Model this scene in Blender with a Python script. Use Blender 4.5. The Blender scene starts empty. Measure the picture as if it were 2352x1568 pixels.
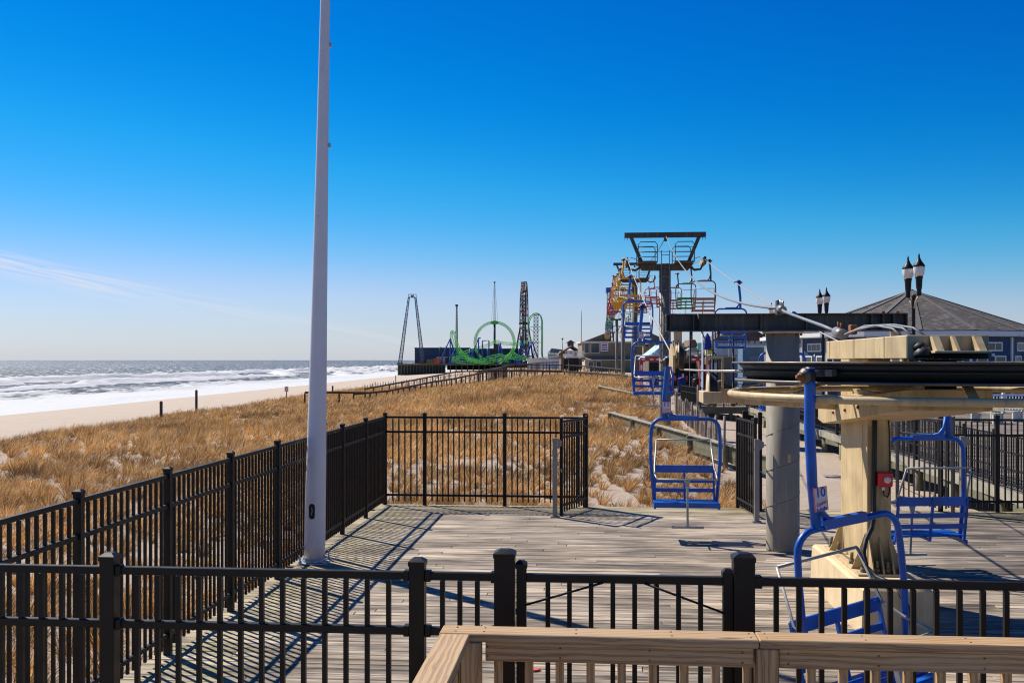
import bpy, bmesh, math, random
import numpy as np
from mathutils import Vector, Matrix
random.seed(7); RNG = np.random.default_rng(7)
SC = bpy.context.scene
COL = SC.collection
R = math.radians

# ------------------------------------------------------------------ camera
EYE = 2.78                       # metres above the deck
cam_d = bpy.data.cameras.new('camera'); cam = bpy.data.objects.new('camera', cam_d); COL.objects.link(cam)
cam.location = (0, 0, EYE); cam.rotation_euler = (R(90), 0, 0)
cam_d.sensor_width = 36; cam_d.lens = 35; cam_d.shift_y = 0.0179
cam_d.clip_start = 0.1; cam_d.clip_end = 40000
SC.camera = cam
F = 2287.0
def at(px, py, Y):               # survey helper: bearing + elevation of a sighting at distance Y -> metres
    return Vector(((px-1176)/F*Y, Y, EYE-(py-826)/F*Y))

# ------------------------------------------------------------------ sky, sun, exposure
SUN_EL, SUN_AZ = R(45), R(-45)   # azimuth from +Y, negative = towards -X (over the sea)
w = bpy.data.worlds.new('World'); SC.world = w; w.use_nodes = True
nt = w.node_tree; nt.nodes.clear()
def N(tree, kind, **kw):
    n = tree.nodes.new(kind)
    for k, v in kw.items():
        if k.startswith('i_'):
            n.inputs[int(k[2:])].default_value = v
        else: setattr(n, k, v)
    return n
out = N(nt, 'ShaderNodeOutputWorld'); bg = N(nt, 'ShaderNodeBackground'); bg.inputs[1].default_value = 0.055
sky = N(nt, 'ShaderNodeTexSky', sky_type='NISHITA', sun_disc=False, sun_elevation=SUN_EL, sun_rotation=SUN_AZ,
        altitude=0, air_density=1.0, dust_density=0.08, ozone_density=4.0)
hsv = N(nt, 'ShaderNodeHueSaturation'); hsv.inputs['Saturation'].default_value = 1.22
nt.links.new(sky.outputs[0], hsv.inputs['Color'])
# thin cirrus: azimuth/elevation of the view direction, a drifting streak broken up by noise
tc = N(nt, 'ShaderNodeTexCoord'); sep = N(nt, 'ShaderNodeSeparateXYZ'); nt.links.new(tc.outputs['Generated'], sep.inputs[0])
def M(tree, op, a, b=None):
    n = N(tree, 'ShaderNodeMath', operation=op)
    for i, x in enumerate((a, b)):
        if x is None: continue
        if isinstance(x, (int, float)): n.inputs[i].default_value = x
        else: tree.links.new(x, n.inputs[i])
    return n.outputs[0]
# polarised-looking deep blue: the red of the sky falls off faster than the other two
srgb = N(nt, 'ShaderNodeSeparateColor'); nt.links.new(hsv.outputs[0], srgb.inputs[0])
mr = N(nt, 'ShaderNodeMapRange', interpolation_type='SMOOTHSTEP'); mr.inputs[1].default_value = 1.2; mr.inputs[2].default_value = 5.6; mr.inputs[3].default_value = 0.0; mr.inputs[4].default_value = 0.98
nt.links.new(srgb.outputs[0], mr.inputs[0])
crgb = N(nt, 'ShaderNodeCombineColor'); nt.links.new(M(nt, 'MULTIPLY', srgb.outputs[0], mr.outputs[0]), crgb.inputs[0]); mg = N(nt, 'ShaderNodeMapRange'); mg.inputs[1].default_value = 2.2; mg.inputs[2].default_value = 4.6; mg.inputs[3].default_value = 0.66; mg.inputs[4].default_value = 1.0
nt.links.new(srgb.outputs[1], mg.inputs[0]); nt.links.new(M(nt, 'MULTIPLY', srgb.outputs[1], mg.outputs[0]), crgb.inputs[1]); nt.links.new(M(nt, 'MULTIPLY', srgb.outputs[2], 1.33), crgb.inputs[2])
az = M(nt, 'ARCTAN2', sep.outputs[0], sep.outputs[1]); el = M(nt, 'ARCSINE', sep.outputs[2])
tt = M(nt, 'SUBTRACT', el, M(nt, 'ADD', M(nt, 'MULTIPLY', az, -0.190), -0.0045))
cmb = N(nt, 'ShaderNodeCombineXYZ'); nt.links.new(M(nt, 'MULTIPLY', az, 9.0), cmb.inputs[0]); nt.links.new(M(nt, 'MULTIPLY', tt, 210.0), cmb.inputs[1])
cn = N(nt, 'ShaderNodeTexNoise'); cn.inputs['Scale'].default_value = 1.0; cn.inputs['Detail'].default_value = 5; cn.inputs['Distortion'].default_value = 0.6
nt.links.new(cmb.outputs[0], cn.inputs['Vector'])
cr = N(nt, 'ShaderNodeValToRGB'); cr.color_ramp.elements[0].position = 0.40; cr.color_ramp.elements[1].position = 0.66
nt.links.new(cn.outputs[0], cr.inputs[0])
g = M(nt, 'POWER', 2.718, M(nt, 'MULTIPLY', M(nt, 'POWER', M(nt, 'DIVIDE', tt, 0.0085), 2.0), -1.0))
fade = N(nt, 'ShaderNodeMapRange', interpolation_type='SMOOTHSTEP'); fade.inputs[1].default_value = -0.27; fade.inputs[2].default_value = -0.42; fade.inputs[3].default_value = 0.26; fade.inputs[4].default_value = 0.95; nt.links.new(az, fade.inputs[0])
cov = M(nt, 'MULTIPLY', M(nt, 'MULTIPLY', cr.outputs[0], g), fade.outputs[0])
mx = N(nt, 'ShaderNodeMixRGB'); mx.inputs[2].default_value = (9.5, 9.6, 10.4, 1)
nt.links.new(cov, mx.inputs[0]); hz = M(nt, 'MULTIPLY', M(nt, 'POWER', 2.718, M(nt, 'MULTIPLY', M(nt, 'ABSOLUTE', el), -22.0)), 0.62)
mh = N(nt, 'ShaderNodeMixRGB'); mh.inputs[2].default_value = (6.0, 7.1, 8.9, 1); nt.links.new(hz, mh.inputs[0]); nt.links.new(crgb.outputs[0], mh.inputs[1])
nt.links.new(mh.outputs[0], mx.inputs[1]); nt.links.new(mx.outputs[0], bg.inputs[0]); nt.links.new(bg.outputs[0], out.inputs[0])

sun_d = bpy.data.lights.new('sun', 'SUN'); sun_d.energy = 4.6; sun_d.angle = R(0.53); sun_d.color = (1, 0.94, 0.84)
sun = bpy.data.objects.new('sun', sun_d); COL.objects.link(sun)
sdir = Vector((math.sin(SUN_AZ)*math.cos(SUN_EL), math.cos(SUN_AZ)*math.cos(SUN_EL), math.sin(SUN_EL)))
sun.rotation_euler = (-sdir).to_track_quat('-Z', 'Y').to_euler()
sun.location = sdir*60
SC.cycles.use_denoising = True; SC.cycles.denoiser = 'OPENIMAGEDENOISE'; SC.cycles.denoising_input_passes = 'RGB_ALBEDO_NORMAL'; SC.cycles.denoising_prefilter = 'ACCURATE'; SC.cycles.use_adaptive_sampling = False; w.cycles.sampling_method = 'MANUAL'; w.cycles.sample_map_resolution = 1024; SC.cycles.pixel_filter_type = 'BLACKMAN_HARRIS'; SC.cycles.filter_width = 1.15; SC.cycles.max_bounces = 8
vs = SC.view_settings; vs.view_transform = 'Standard'; vs.look = 'None'; vs.exposure = 0.58; vs.gamma = 1.0; vs.use_curve_mapping = False

# ------------------------------------------------------------------ materials
MATS = {}
def ramp(tree, fac, stops, interp='LINEAR'):
    n = N(tree, 'ShaderNodeValToRGB'); e = n.color_ramp; e.interpolation = interp
    while len(e.elements) > 1: e.elements.remove(e.elements[0])
    e.elements[0].position = stops[0][0]; e.elements[0].color = (*stops[0][1], 1)
    for p, c in stops[1:]:
        x = e.elements.new(p); x.color = (*c, 1)
    tree.links.new(fac, n.inputs[0]); return n.outputs[0]
def noise(tree, vec, scale, detail=4, rough=0.55, dist=0.0):
    n = N(tree, 'ShaderNodeTexNoise'); n.inputs['Scale'].default_value = scale; n.inputs['Detail'].default_value = detail
    n.inputs['Roughness'].default_value = rough; n.inputs['Distortion'].default_value = dist
    if vec is not None: tree.links.new(vec, n.inputs['Vector'])
    return n.outputs[0]
def mapping(tree, vec, scale=(1, 1, 1), rot=(0, 0, 0), loc=(0, 0, 0)):
    n = N(tree, 'ShaderNodeMapping'); n.inputs['Scale'].default_value = scale; n.inputs['Rotation'].default_value = rot; n.inputs['Location'].default_value = loc
    tree.links.new(vec, n.inputs['Vector']); return n.outputs[0]
def mixc(tree, fac, a, b, mode='MIX'):
    n = N(tree, 'ShaderNodeMixRGB', blend_type=mode)
    for i, x in enumerate((fac, a, b)):
        if isinstance(x, (int, float)): n.inputs[i].default_value = x
        elif isinstance(x, tuple): n.inputs[i].default_value = (*x, 1)
        else: tree.links.new(x, n.inputs[i])
    return n.outputs[0]
def newmat(name):
    m = bpy.data.materials.new(name); m.use_nodes = True; t = m.node_tree
    p = t.nodes['Principled BSDF']; MATS[name] = m
    return m, t, p
def objvec(t, jitter=True):
    c = N(t, 'ShaderNodeTexCoord').outputs['Object']
    if not jitter: return c
    oi = N(t, 'ShaderNodeObjectInfo'); a = N(t, 'ShaderNodeVectorMath', operation='ADD')
    sc = N(t, 'ShaderNodeVectorMath', operation='SCALE'); cb = N(t, 'ShaderNodeCombineXYZ')
    for i in range(3): t.links.new(oi.outputs['Random'], cb.inputs[i])
    t.links.new(cb.outputs[0], sc.inputs[0]); sc.inputs['Scale'].default_value = 37.0
    t.links.new(c, a.inputs[0]); t.links.new(sc.outputs[0], a.inputs[1]); return a.outputs[0]
def bump(t, p, h, strength=0.3, dist=0.01):
    b = N(t, 'ShaderNodeBump'); b.inputs['Strength'].default_value = strength; b.inputs['Distance'].default_value = dist
    t.links.new(h, b.inputs['Height']); t.links.new(b.outputs[0], p.inputs['Normal'])
def paint(name, c, rough=0.45, metal=0.0, var=0.18, scale=6.0, chip=None, chip_at=0.68, streak=None, bumpy=0.05, spec=0.5):
    """painted or plain surface: mottled colour, optional chips (colour) and vertical streaks (colour)"""
    m, t, p = newmat(name); v = objvec(t)
    n = noise(t, v, scale, 6)
    lo = tuple(max(0, x*(1-var)) for x in c); hi = tuple(min(1, x*(1+var)) for x in c)
    col = ramp(t, n, [(0.3, lo), (0.7, hi)])
    if streak:
        sn = noise(t, mapping(t, v, (9, 9, 0.9)), 1.6, 5, 0.6)
        col = mixc(t, ramp(t, sn, [(0.50, (0, 0, 0)), (0.72, (0.8, 0.8, 0.8))]), col, streak)
    if chip:
        cn = noise(t, v, scale*3.2, 5, 0.65)
        col = mixc(t, ramp(t, cn, [(chip_at, (0, 0, 0)), (chip_at+0.02, (1, 1, 1))]), col, chip)
    t.links.new(col, p.inputs['Base Color'])
    rr = ramp(t, noise(t, v, scale*2, 4), [(0.3, (rough*0.8,)*3), (0.7, (min(1, rough*1.25),)*3)])
    t.links.new(rr, p.inputs['Roughness']); p.inputs['Metallic'].default_value = metal
    p.inputs['Specular IOR Level'].default_value = spec
    if bumpy: bump(t, p, noise(t, v, scale*10, 3), bumpy, 0.003)
    return m
paint('bronze', (0.0085, 0.0062, 0.0054), 0.45, 0, 0.25, 5, spec=0.26)
paint('black_iron', (0.006, 0.006, 0.0065), 0.45, 0, 0.2, 5, spec=0.25)
paint('pale_bronze', (0.075, 0.065, 0.058), 0.45, 0, 0.2, 5)
paint('chair_blue', (0.002, 0.088, 0.41), 0.38, 0, 0.28, 4, chip=(0.22, 0.36, 0.58), chip_at=0.70)
paint('chair_yellow', (0.72, 0.36, 0.01), 0.38, 0, 0.15, 5)
paint('chair_red', (0.46, 0.018, 0.015), 0.38, 0, 0.15, 5)
paint('chair_green', (0.01, 0.22, 0.035), 0.38, 0, 0.15, 5)
paint('chair_orange', (0.42, 0.15, 0.06), 0.4, 0, 0.15, 5)
paint('chair_teal', (0.02, 0.22, 0.42), 0.4, 0, 0.15, 5)
paint('hanger_grey', (0.06, 0.065, 0.075), 0.4, 0.2, 0.2, 5)
paint('galv', (0.42, 0.43, 0.44), 0.42, 0.55, 0.2, 9)
paint('bar_grey', (0.36, 0.35, 0.32), 0.45, 0.3, 0.2, 9, chip=(0.1, 0.08, 0.06), chip_at=0.72)
paint('post_grey', (0.23, 0.22, 0.21), 0.4, 0.25, 0.12, 6)
paint('pole_white', (0.60, 0.595, 0.63), 0.35, 0, 0.04, 2.5, chip=(0.02, 0.02, 0.025), chip_at=0.735, bumpy=0)
paint('column_grey', (0.24, 0.205, 0.15), 0.65, 0.0, 0.2, 2.2, streak=(0.33, 0.29, 0.22))
paint('tower_grey', (0.16, 0.145, 0.125), 0.6, 0.2, 0.2, 2.5, streak=(0.38, 0.34, 0.26))
paint('tower_dark', (0.055, 0.052, 0.05), 0.5, 0.2, 0.3, 3, streak=(0.20, 0.12, 0.05))
paint('beam_dark', (0.042, 0.041, 0.041), 0.5, 0.1, 0.35, 2.5, streak=(0.11, 0.11, 0.11), chip=(0.16, 0.07, 0.03), chip_at=0.74)
paint('tan_paint', (0.52, 0.385, 0.20), 0.55, 0, 0.18, 2.2, streak=(0.30, 0.205, 0.10), chip=(0.20, 0.075, 0.025), chip_at=0.70)
paint('tan_dirty', (0.55, 0.41, 0.23), 0.55, 0, 0.2, 3, streak=(0.30, 0.22, 0.13), chip=(0.18, 0.07, 0.025), chip_at=0.68)
paint('rubber', (0.012, 0.011, 0.011), 0.55, 0, 0.3, 8)
paint('rim_steel', (0.11, 0.095, 0.08), 0.5, 0.4, 0.4, 4, chip=(0.14, 0.055, 0.02), chip_at=0.60)
paint('rope_steel', (0.34, 0.30, 0.27), 0.55, 0.4, 0.2, 12)
paint('conduit_grey', (0.17, 0.19, 0.22), 0.6, 0.1, 0.15, 8)
paint('rust', (0.22, 0.075, 0.025), 0.85, 0, 0.5, 14)
paint('red_box', (0.62, 0.015, 0.02), 0.28, 0, 0.06, 6)
paint('plate_white', (0.60, 0.56, 0.62), 0.4, 0, 0.05, 9)
paint('plate_red', (0.55, 0.05, 0.07), 0.4, 0, 0.05, 9)
paint('plate_blue', (0.04, 0.05, 0.32), 0.4, 0, 0.05, 9)
paint('concrete_tan', (0.62, 0.48, 0.28), 0.8, 0, 0.14, 3.2, streak=(0.55, 0.36, 0.2), bumpy=0.4)
paint('white_paint', (0.78, 0.77, 0.75), 0.5, 0, 0.05, 4)
paint('off_white', (0.62, 0.60, 0.56), 0.6, 0, 0.1, 3)
paint('navy_siding', (0.020, 0.052, 0.125), 0.6, 0, 0.14, 2)
paint('grey_siding', (0.17, 0.21, 0.25), 0.6, 0, 0.14, 2)
paint('blue_wall', (0.10, 0.18, 0.27), 0.6, 0, 0.1, 2)
paint('stucco', (0.23, 0.17, 0.105), 0.8, 0, 0.12, 1.2, bumpy=0.3)
paint('stucco_dark', (0.13, 0.10, 0.07), 0.8, 0, 0.12, 1.2, bumpy=0.3)
paint('brown_roof', (0.14, 0.085, 0.06), 0.85, 0, 0.3, 3, bumpy=0.4)
paint('grey_roof', (0.24, 0.28, 0.26), 0.8, 0, 0.2, 3)
paint('red_sign', (0.50, 0.012, 0.018), 0.4, 0, 0.1, 3)
paint('pink_oval', (0.74, 0.60, 0.62), 0.5, 0, 0.1, 3)
paint('yellow_sign', (0.80, 0.62, 0.02), 0.5, 0, 0.05, 3)
paint('teal_sign', (0.22, 0.62, 0.55), 0.5, 0, 0.05, 3)
paint('green_sign', (0.02, 0.30, 0.12), 0.5, 0, 0.05, 3)
paint('sky_sign', (0.36, 0.52, 0.62), 0.5, 0, 0.3, 3)
paint('umbrella_blue', (0.015, 0.035, 0.25), 0.8, 0, 0.1, 3)
paint('ride_blue', (0.012, 0.07, 0.34), 0.45, 0, 0.12, 0.3)
paint('ride_green', (0.17, 0.70, 0.13), 0.4, 0, 0.15, 0.3)
paint('ride_steel', (0.10, 0.14, 0.20), 0.5, 0.2, 0.2, 0.3)
paint('ride_dark', (0.022, 0.024, 0.035), 0.5, 0.2, 0.2, 0.5)
paint('warehouse_blue', (0.030, 0.058, 0.115), 0.6, 0, 0.08, 0.1)
paint('warehouse_dark', (0.035, 0.045, 0.075), 0.7, 0, 0.1, 0.1)
paint('gondola_grey', (0.30, 0.28, 0.30), 0.4, 0, 0.3, 0.5)
paint('gondola_red', (0.35, 0.05, 0.06), 0.4, 0, 0.3, 0.5)
paint('orange_crate', (0.55, 0.10, 0.03), 0.6, 0, 0.2, 0.6)
paint('pier_wood', (0.14, 0.125, 0.085), 0.85, 0, 0.3, 0.6)
paint('pier_side', (0.06, 0.058, 0.04), 0.9, 0, 0.3, 0.4)
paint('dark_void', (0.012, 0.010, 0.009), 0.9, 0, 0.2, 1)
paint('dark_timber', (0.045, 0.031, 0.024), 0.8, 0, 0.35, 4, bumpy=0.4)
paint('mossy_timber', (0.155, 0.145, 0.085), 0.85, 0, 0.35, 3, streak=(0.085, 0.085, 0.045), bumpy=0.4)
paint('pale_timber', (0.30, 0.27, 0.20), 0.85, 0, 0.3, 3, streak=(0.25, 0.23, 0.16), bumpy=0.4)
paint('slat_grey', (0.24, 0.195, 0.155), 0.9, 0, 0.35, 7, bumpy=0.5)
paint('pile_wood', (0.22, 0.19, 0.11), 0.9, 0, 0.3, 4, streak=(0.11, 0.12, 0.05), bumpy=0.5)
paint('lamp_black', (0.008, 0.008, 0.010), 0.5, 0.0, 0.1, 5, spec=0.3)
paint('lamp_arm', (0.55, 0.45, 0.28), 0.4, 0, 0.1, 5)
paint('twig', (0.06, 0.035, 0.025), 0.9, 0, 0.2, 5)
paint('litter_red', (0.75, 0.06, 0.03), 0.6, 0, 0.1, 5)
paint('sign_pink', (0.45, 0.20, 0.20), 0.6, 0, 0.1, 5)
# window and lamp glass
m, t, p = newmat('glass'); p.inputs['Base Color'].default_value = (0.05, 0.07, 0.07, 1); p.inputs['Roughness'].default_value = 0.06
m, t, p = newmat('lamp_glass'); p.inputs['Base Color'].default_value = (0.88, 0.84, 0.76, 1); p.inputs['Roughness'].default_value = 0.25
p.inputs['Transmission Weight'].default_value = 0.25; p.inputs['Subsurface Weight'].default_value = 0.1

# shingles
m, t, p = newmat('shingle'); v = objvec(t, False)
vo = N(t, 'ShaderNodeTexVoronoi'); vo.inputs['Scale'].default_value = 1.0; t.links.new(mapping(t, v, (3.2, 3.2, 11)), vo.inputs['Vector'])
sep_ = N(t, 'ShaderNodeSeparateColor'); t.links.new(vo.outputs['Color'], sep_.inputs[0])
c = ramp(t, sep_.outputs[0], [(0.0, (0.022, 0.019, 0.017)), (0.45, (0.048, 0.041, 0.036)), (0.8, (0.092, 0.077, 0.064)), (1.0, (0.17, 0.145, 0.12))])
c = mixc(t, 0.3, c, ramp(t, noise(t, v, 0.6, 4), [(0.3, (0.04, 0.037, 0.037)), (0.7, (0.10, 0.088, 0.08))]))
t.links.new(c, p.inputs['Base Color']); p.inputs['Roughness'].default_value = 0.9
paint('hip_cap', (0.11, 0.10, 0.092), 0.9, 0, 0.2, 3)

# weathered deck boards, aligned to the deck (grain along its length)
TH = R(4.75)                       # the deck is turned 4.75 degrees from the camera axis
UX, UY = math.sin(TH), math.cos(TH)
CX, CY = -2.44, 19.15              # far left corner of the deck
def dk(s, tt_, z=0.0):             # s along the far edge (right), tt towards the camera
    return Vector((CX+s*UY-tt_*UX, CY-s*UX-tt_*UY, z))
m, t, p = newmat('deck_wood')
pos = N(t, 'ShaderNodeNewGeometry').outputs['Position']
loc = mapping(t, pos, (1, 1, 1), (0, 0, TH))
sx = N(t, 'ShaderNodeSeparateXYZ'); t.links.new(loc, sx.inputs[0])
row = M(t, 'FLOOR', M(t, 'DIVIDE', M(t, 'SUBTRACT', sx.outputs[1], 0.0), 0.145))
oi = N(t, 'ShaderNodeObjectInfo')
wn = N(t, 'ShaderNodeTexWhiteNoise', noise_dimensions='2D'); cb = N(t, 'ShaderNodeCombineXYZ')
t.links.new(row, cb.inputs[0]); t.links.new(oi.outputs['Random'], cb.inputs[1]); t.links.new(cb.outputs[0], wn.inputs['Vector'])
cb2 = N(t, 'ShaderNodeCombineXYZ'); t.links.new(M(t, 'ADD', sx.outputs[0], M(t, 'MULTIPLY', wn.outputs[0], 40)), cb2.inputs[0]); t.links.new(sx.outputs[1], cb2.inputs[1]); t.links.new(sx.outputs[2], cb2.inputs[2])
grain = noise(t, mapping(t, cb2.outputs[0], (1.3, 34, 34)), 1.0, 7, 0.62, 0.4)
fine = noise(t, mapping(t, cb2.outputs[0], (5, 160, 160)), 1.0, 3, 0.6)
patch = noise(t, mapping(t, loc, (0.55, 1.5, 1)), 1.0, 5, 0.6)
c = ramp(t, grain, [(0.28, (0.075, 0.066, 0.060)), (0.42, (0.27, 0.235, 0.205)), (0.52, (0.50, 0.445, 0.385)), (0.70, (0.72, 0.65, 0.56))])
c = mixc(t, 0.30, c, ramp(t, fine, [(0.3, (0.10, 0.09, 0.085)), (0.7, (0.62, 0.57, 0.5))]))
c = mixc(t, 1.0, c, ramp(t, wn.outputs[0], [(0.0, (0.56, 0.545, 0.53)), (0.45, (0.84, 0.815, 0.775)), (1.0, (1.06, 1.01, 0.92))]), 'MULTIPLY')
streak = noise(t, mapping(t, cb2.outputs[0], (0.8, 9, 9)), 1.0, 5, 0.6, 0.3)
c = mixc(t, 1.0, c, ramp(t, streak, [(0.36, (0.30, 0.29, 0.28)), (0.48, (0.92, 0.90, 0.87)), (0.62, (1.25, 1.2, 1.12))]), 'MULTIPLY')
c = mixc(t, ramp(t, patch, [(0.44, (0, 0, 0)), (0.60, (0.85, 0.85, 0.85))]), c, mixc(t, 1.0, c, (0.40, 0.385, 0.37), 'MULTIPLY'))
# older, darker boards on the right hand part of the deck
old = M(t, 'MULTIPLY', ramp(t, M(t, 'MULTIPLY', sx.outputs[0], 0.1), [(0.44, (0, 0, 0)), (0.56, (1, 1, 1))]), ramp(t, noise(t, mapping(t, loc, (0.5, 2.2, 1)), 1.0, 4, 0.6), [(0.30, (0, 0, 0)), (0.52, (1, 1, 1))]))
c = mixc(t, M(t, 'MULTIPLY', old, 0.72), c, mixc(t, 1.0, c, (0.30, 0.30, 0.31), 'MULTIPLY'))
# yellow-green lichen along the fence lines
dl = M(t, 'ABSOLUTE', M(t, 'SUBTRACT', sx.outputs[0], CX*math.cos(TH)-CY*math.sin(TH)+0.35))
df = M(t, 'ABSOLUTE', M(t, 'SUBTRACT', sx.outputs[1], CX*math.sin(TH)+CY*math.cos(TH)-0.25))
near = M(t, 'MINIMUM', dl, df)
lich = M(t, 'MULTIPLY', ramp(t, M(t, 'MULTIPLY', near, 0.5), [(0.05, (1, 1, 1)), (0.55, (0, 0, 0))]), ramp(t, noise(t, mapping(t, loc, (2, 9, 1)), 1.0, 5, 0.7), [(0.42, (0, 0, 0)), (0.66, (1, 1, 1))]))
c = mixc(t, M(t, 'MULTIPLY', lich, 0.55), c, (0.46, 0.40, 0.10))
c = mixc(t, 1.0, c, (1.05, 1.0, 0.93), 'MULTIPLY')
t.links.new(c, p.inputs['Base Color']); p.inputs['Roughness'].default_value = 0.85
bump(t, p, grain, 0.7, 0.008)

# fresh pressure-treated pine (grain along local X)
m, t, p = newmat('pine'); v = objvec(t)
wv = N(t, 'ShaderNodeTexWave', wave_type='RINGS', rings_direction='X'); wv.inputs['Scale'].default_value = 16; wv.inputs['Distortion'].default_value = 5.5
wv.inputs['Detail'].default_value = 3; wv.inputs['Detail Scale'].default_value = 1.2
t.links.new(mapping(t, v, (0.16, 1.0, 1.0)), wv.inputs['Vector'])
c = ramp(t, wv.outputs[0], [(0.0, (0.47, 0.30, 0.13)), (0.55, (0.39, 0.23, 0.09)), (0.80, (0.24, 0.11, 0.036)), (0.92, (0.155, 0.062, 0.02)), (1.0, (0.34, 0.195, 0.08))])
fib = noise(t, mapping(t, v, (3, 120, 120)), 1.0, 3, 0.6)
c = mixc(t, 0.25, c, ramp(t, fib, [(0.3, (0.32, 0.18, 0.085)), (0.7, (0.7, 0.50, 0.31))]))
c = mixc(t, ramp(t, noise(t, mapping(t, v, (1, 4, 4)), 1.3, 3), [(0.45, (0, 0, 0)), (0.75, (0.45, 0.45, 0.45))]), c, (0.43, 0.32, 0.20))
kn = N(t, 'ShaderNodeTexVoronoi'); kn.inputs['Scale'].default_value = 2.2; t.links.new(mapping(t, v, (0.55, 2.0, 2.0)), kn.inputs['Vector'])
c = mixc(t, ramp(t, kn.outputs['Distance'], [(0.045, (0.9, 0.9, 0.9)), (0.10, (0, 0, 0))]), c, (0.10, 0.045, 0.02))
t.links.new(c, p.inputs['Base Color']); p.inputs['Roughness'].default_value = 0.7; bump(t, p, fib, 0.25, 0.002)

# sand
m, t, p = newmat('sand'); pos = N(t, 'ShaderNodeNewGeometry').outputs['Position']
n1 = noise(t, pos, 0.35, 6, 0.6); n2 = noise(t, pos, 5.0, 5, 0.65); n3 = noise(t, pos, 60, 3, 0.7)
sx = N(t, 'ShaderNodeSeparateXYZ'); t.links.new(pos, sx.inputs[0])
c = ramp(t, n1, [(0.3, (0.37, 0.285, 0.21)), (0.7, (0.45, 0.36, 0.275))])
at_dune = N(t, 'ShaderNodeAttribute', attribute_name='litter')
lit = M(t, 'MULTIPLY', at_dune.outputs['Fac'], ramp(t, n2, [(0.46, (0, 0, 0)), (0.60, (1, 1, 1))]))
c = mixc(t, M(t, 'MULTIPLY', lit, 0.8), c, (0.30, 0.185, 0.085))
c = mixc(t, 0.3, c, ramp(t, n3, [(0.3, (0.42, 0.32, 0.22)), (0.7, (0.72, 0.60, 0.48))]))
shore = M(t, 'ADD', M(t, 'SUBTRACT', sx.outputs[0], M(t, 'MULTIPLY', sx.outputs[1], 0.046)), M(t, 'MULTIPLY', n1, 9.0))
wet = ramp(t, M(t, 'MULTIPLY', M(t, 'ADD', shore, 80.0), 0.05), [(0.42, (1, 1, 1)), (0.62, (0, 0, 0))])
c = mixc(t, M(t, 'MULTIPLY', wet, 0.8), c, mixc(t, 1.0, c, (0.55, 0.53, 0.52), 'MULTIPLY'))
t.links.new(c, p.inputs['Base Color']); t.links.new(mixc(t, wet, (0.95, 0.95, 0.95), (0.35, 0.35, 0.35)), p.inputs['Roughness'])
bump(t, p, mixc(t, 0.5, n2, n3), 0.9, 0.06)

# dune grass: straw, each blade its own tone, lets light through
m, t, p = newmat('straw'); geo = N(t, 'ShaderNodeNewGeometry')
c = ramp(t, geo.outputs['Random Per Island'], [(0.0, (0.15, 0.075, 0.022)), (0.3, (0.42, 0.24, 0.080)), (0.65, (0.68, 0.45, 0.175)), (1.0, (0.95, 0.75, 0.41))])
c = mixc(t, 0.45, c, mixc(t, 1.0, c, ramp(t, noise(t, geo.outputs['Position'], 0.45, 4), [(0.3, (0.55, 0.5, 0.45)), (0.7, (1.15, 1.1, 1.0))]), 'MULTIPLY'))
tone = N(t, 'ShaderNodeAttribute', attribute_name='tone').outputs['Fac']
c = mixc(t, 1.0, c, ramp(t, tone, [(0.0, (0.28, 0.22, 0.16)), (0.28, (0.76, 0.68, 0.57)), (0.58, (1.25, 1.2, 1.10)), (1.0, (1.6, 1.5, 1.34))]), 'MULTIPLY')
t.links.new(c, p.inputs['Base Color']); p.inputs['Roughness'].default_value = 0.6
tr = N(t, 'ShaderNodeBsdfTranslucent'); t.links.new(c, tr.inputs[0]); ms = N(t, 'ShaderNodeMixShader'); ms.inputs[0].default_value = 0.14
mo = t.nodes['Material Output']; t.links.new(p.outputs[0], ms.inputs[1]); t.links.new(tr.outputs[0], ms.inputs[2]); t.links.new(ms.outputs[0], mo.inputs[0])

# sea: dark green water, foam from an attribute of the wave mesh broken up by noise
m, t, p = newmat('sea'); pos = N(t, 'ShaderNodeNewGeometry').outputs['Position']
fo = N(t, 'ShaderNodeAttribute', attribute_name='foam').outputs['Fac']
fn = noise(t, mapping(t, pos, (0.30, 0.09, 0.4)), 1.0, 8, 0.68, 0.6)
fm = M(t, 'ADD', fo, M(t, 'MULTIPLY', M(t, 'SUBTRACT', fn, 0.5), 1.0))
fmask = ramp(t, fm, [(0.42, (0, 0, 0)), (0.58, (1, 1, 1))])
caps = ramp(t, noise(t, mapping(t, pos, (0.50, 0.13, 1)), 1.0, 8, 0.72, 0.4), [(0.525, (0, 0, 0)), (0.60, (1, 1, 1))])  # whitecaps and sun glints, both painted as white speckle
fmask = mixc(t, 1.0, fmask, caps, 'LIGHTEN')
deep = ramp(t, noise(t, mapping(t, pos, (0.12, 0.03, 1)), 1.0, 6, 0.65), [(0.38, (0.016, 0.022, 0.016)), (0.62, (0.075, 0.085, 0.07))])
c = mixc(t, fmask, deep, (0.58, 0.58, 0.57))
t.links.new(c, p.inputs['Base Color'])
rr = mixc(t, fmask, (0.38, 0.38, 0.38), (0.8, 0.8, 0.8)); t.links.new(rr, p.inputs['Roughness']); p.inputs['Specular IOR Level'].default_value = 0.28
h1 = noise(t, mapping(t, pos, (0.45, 0.22, 1)), 1.0, 9, 0.72, 0.6)
bump(t, p, h1, 1.0, 1.8)
bn = [n for n in t.nodes if n.type == 'BUMP'][0]; t.links.new(M(t, 'SUBTRACT', 1.0, M(t, 'MULTIPLY', fmask, 0.55)), bn.inputs['Strength'])

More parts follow.
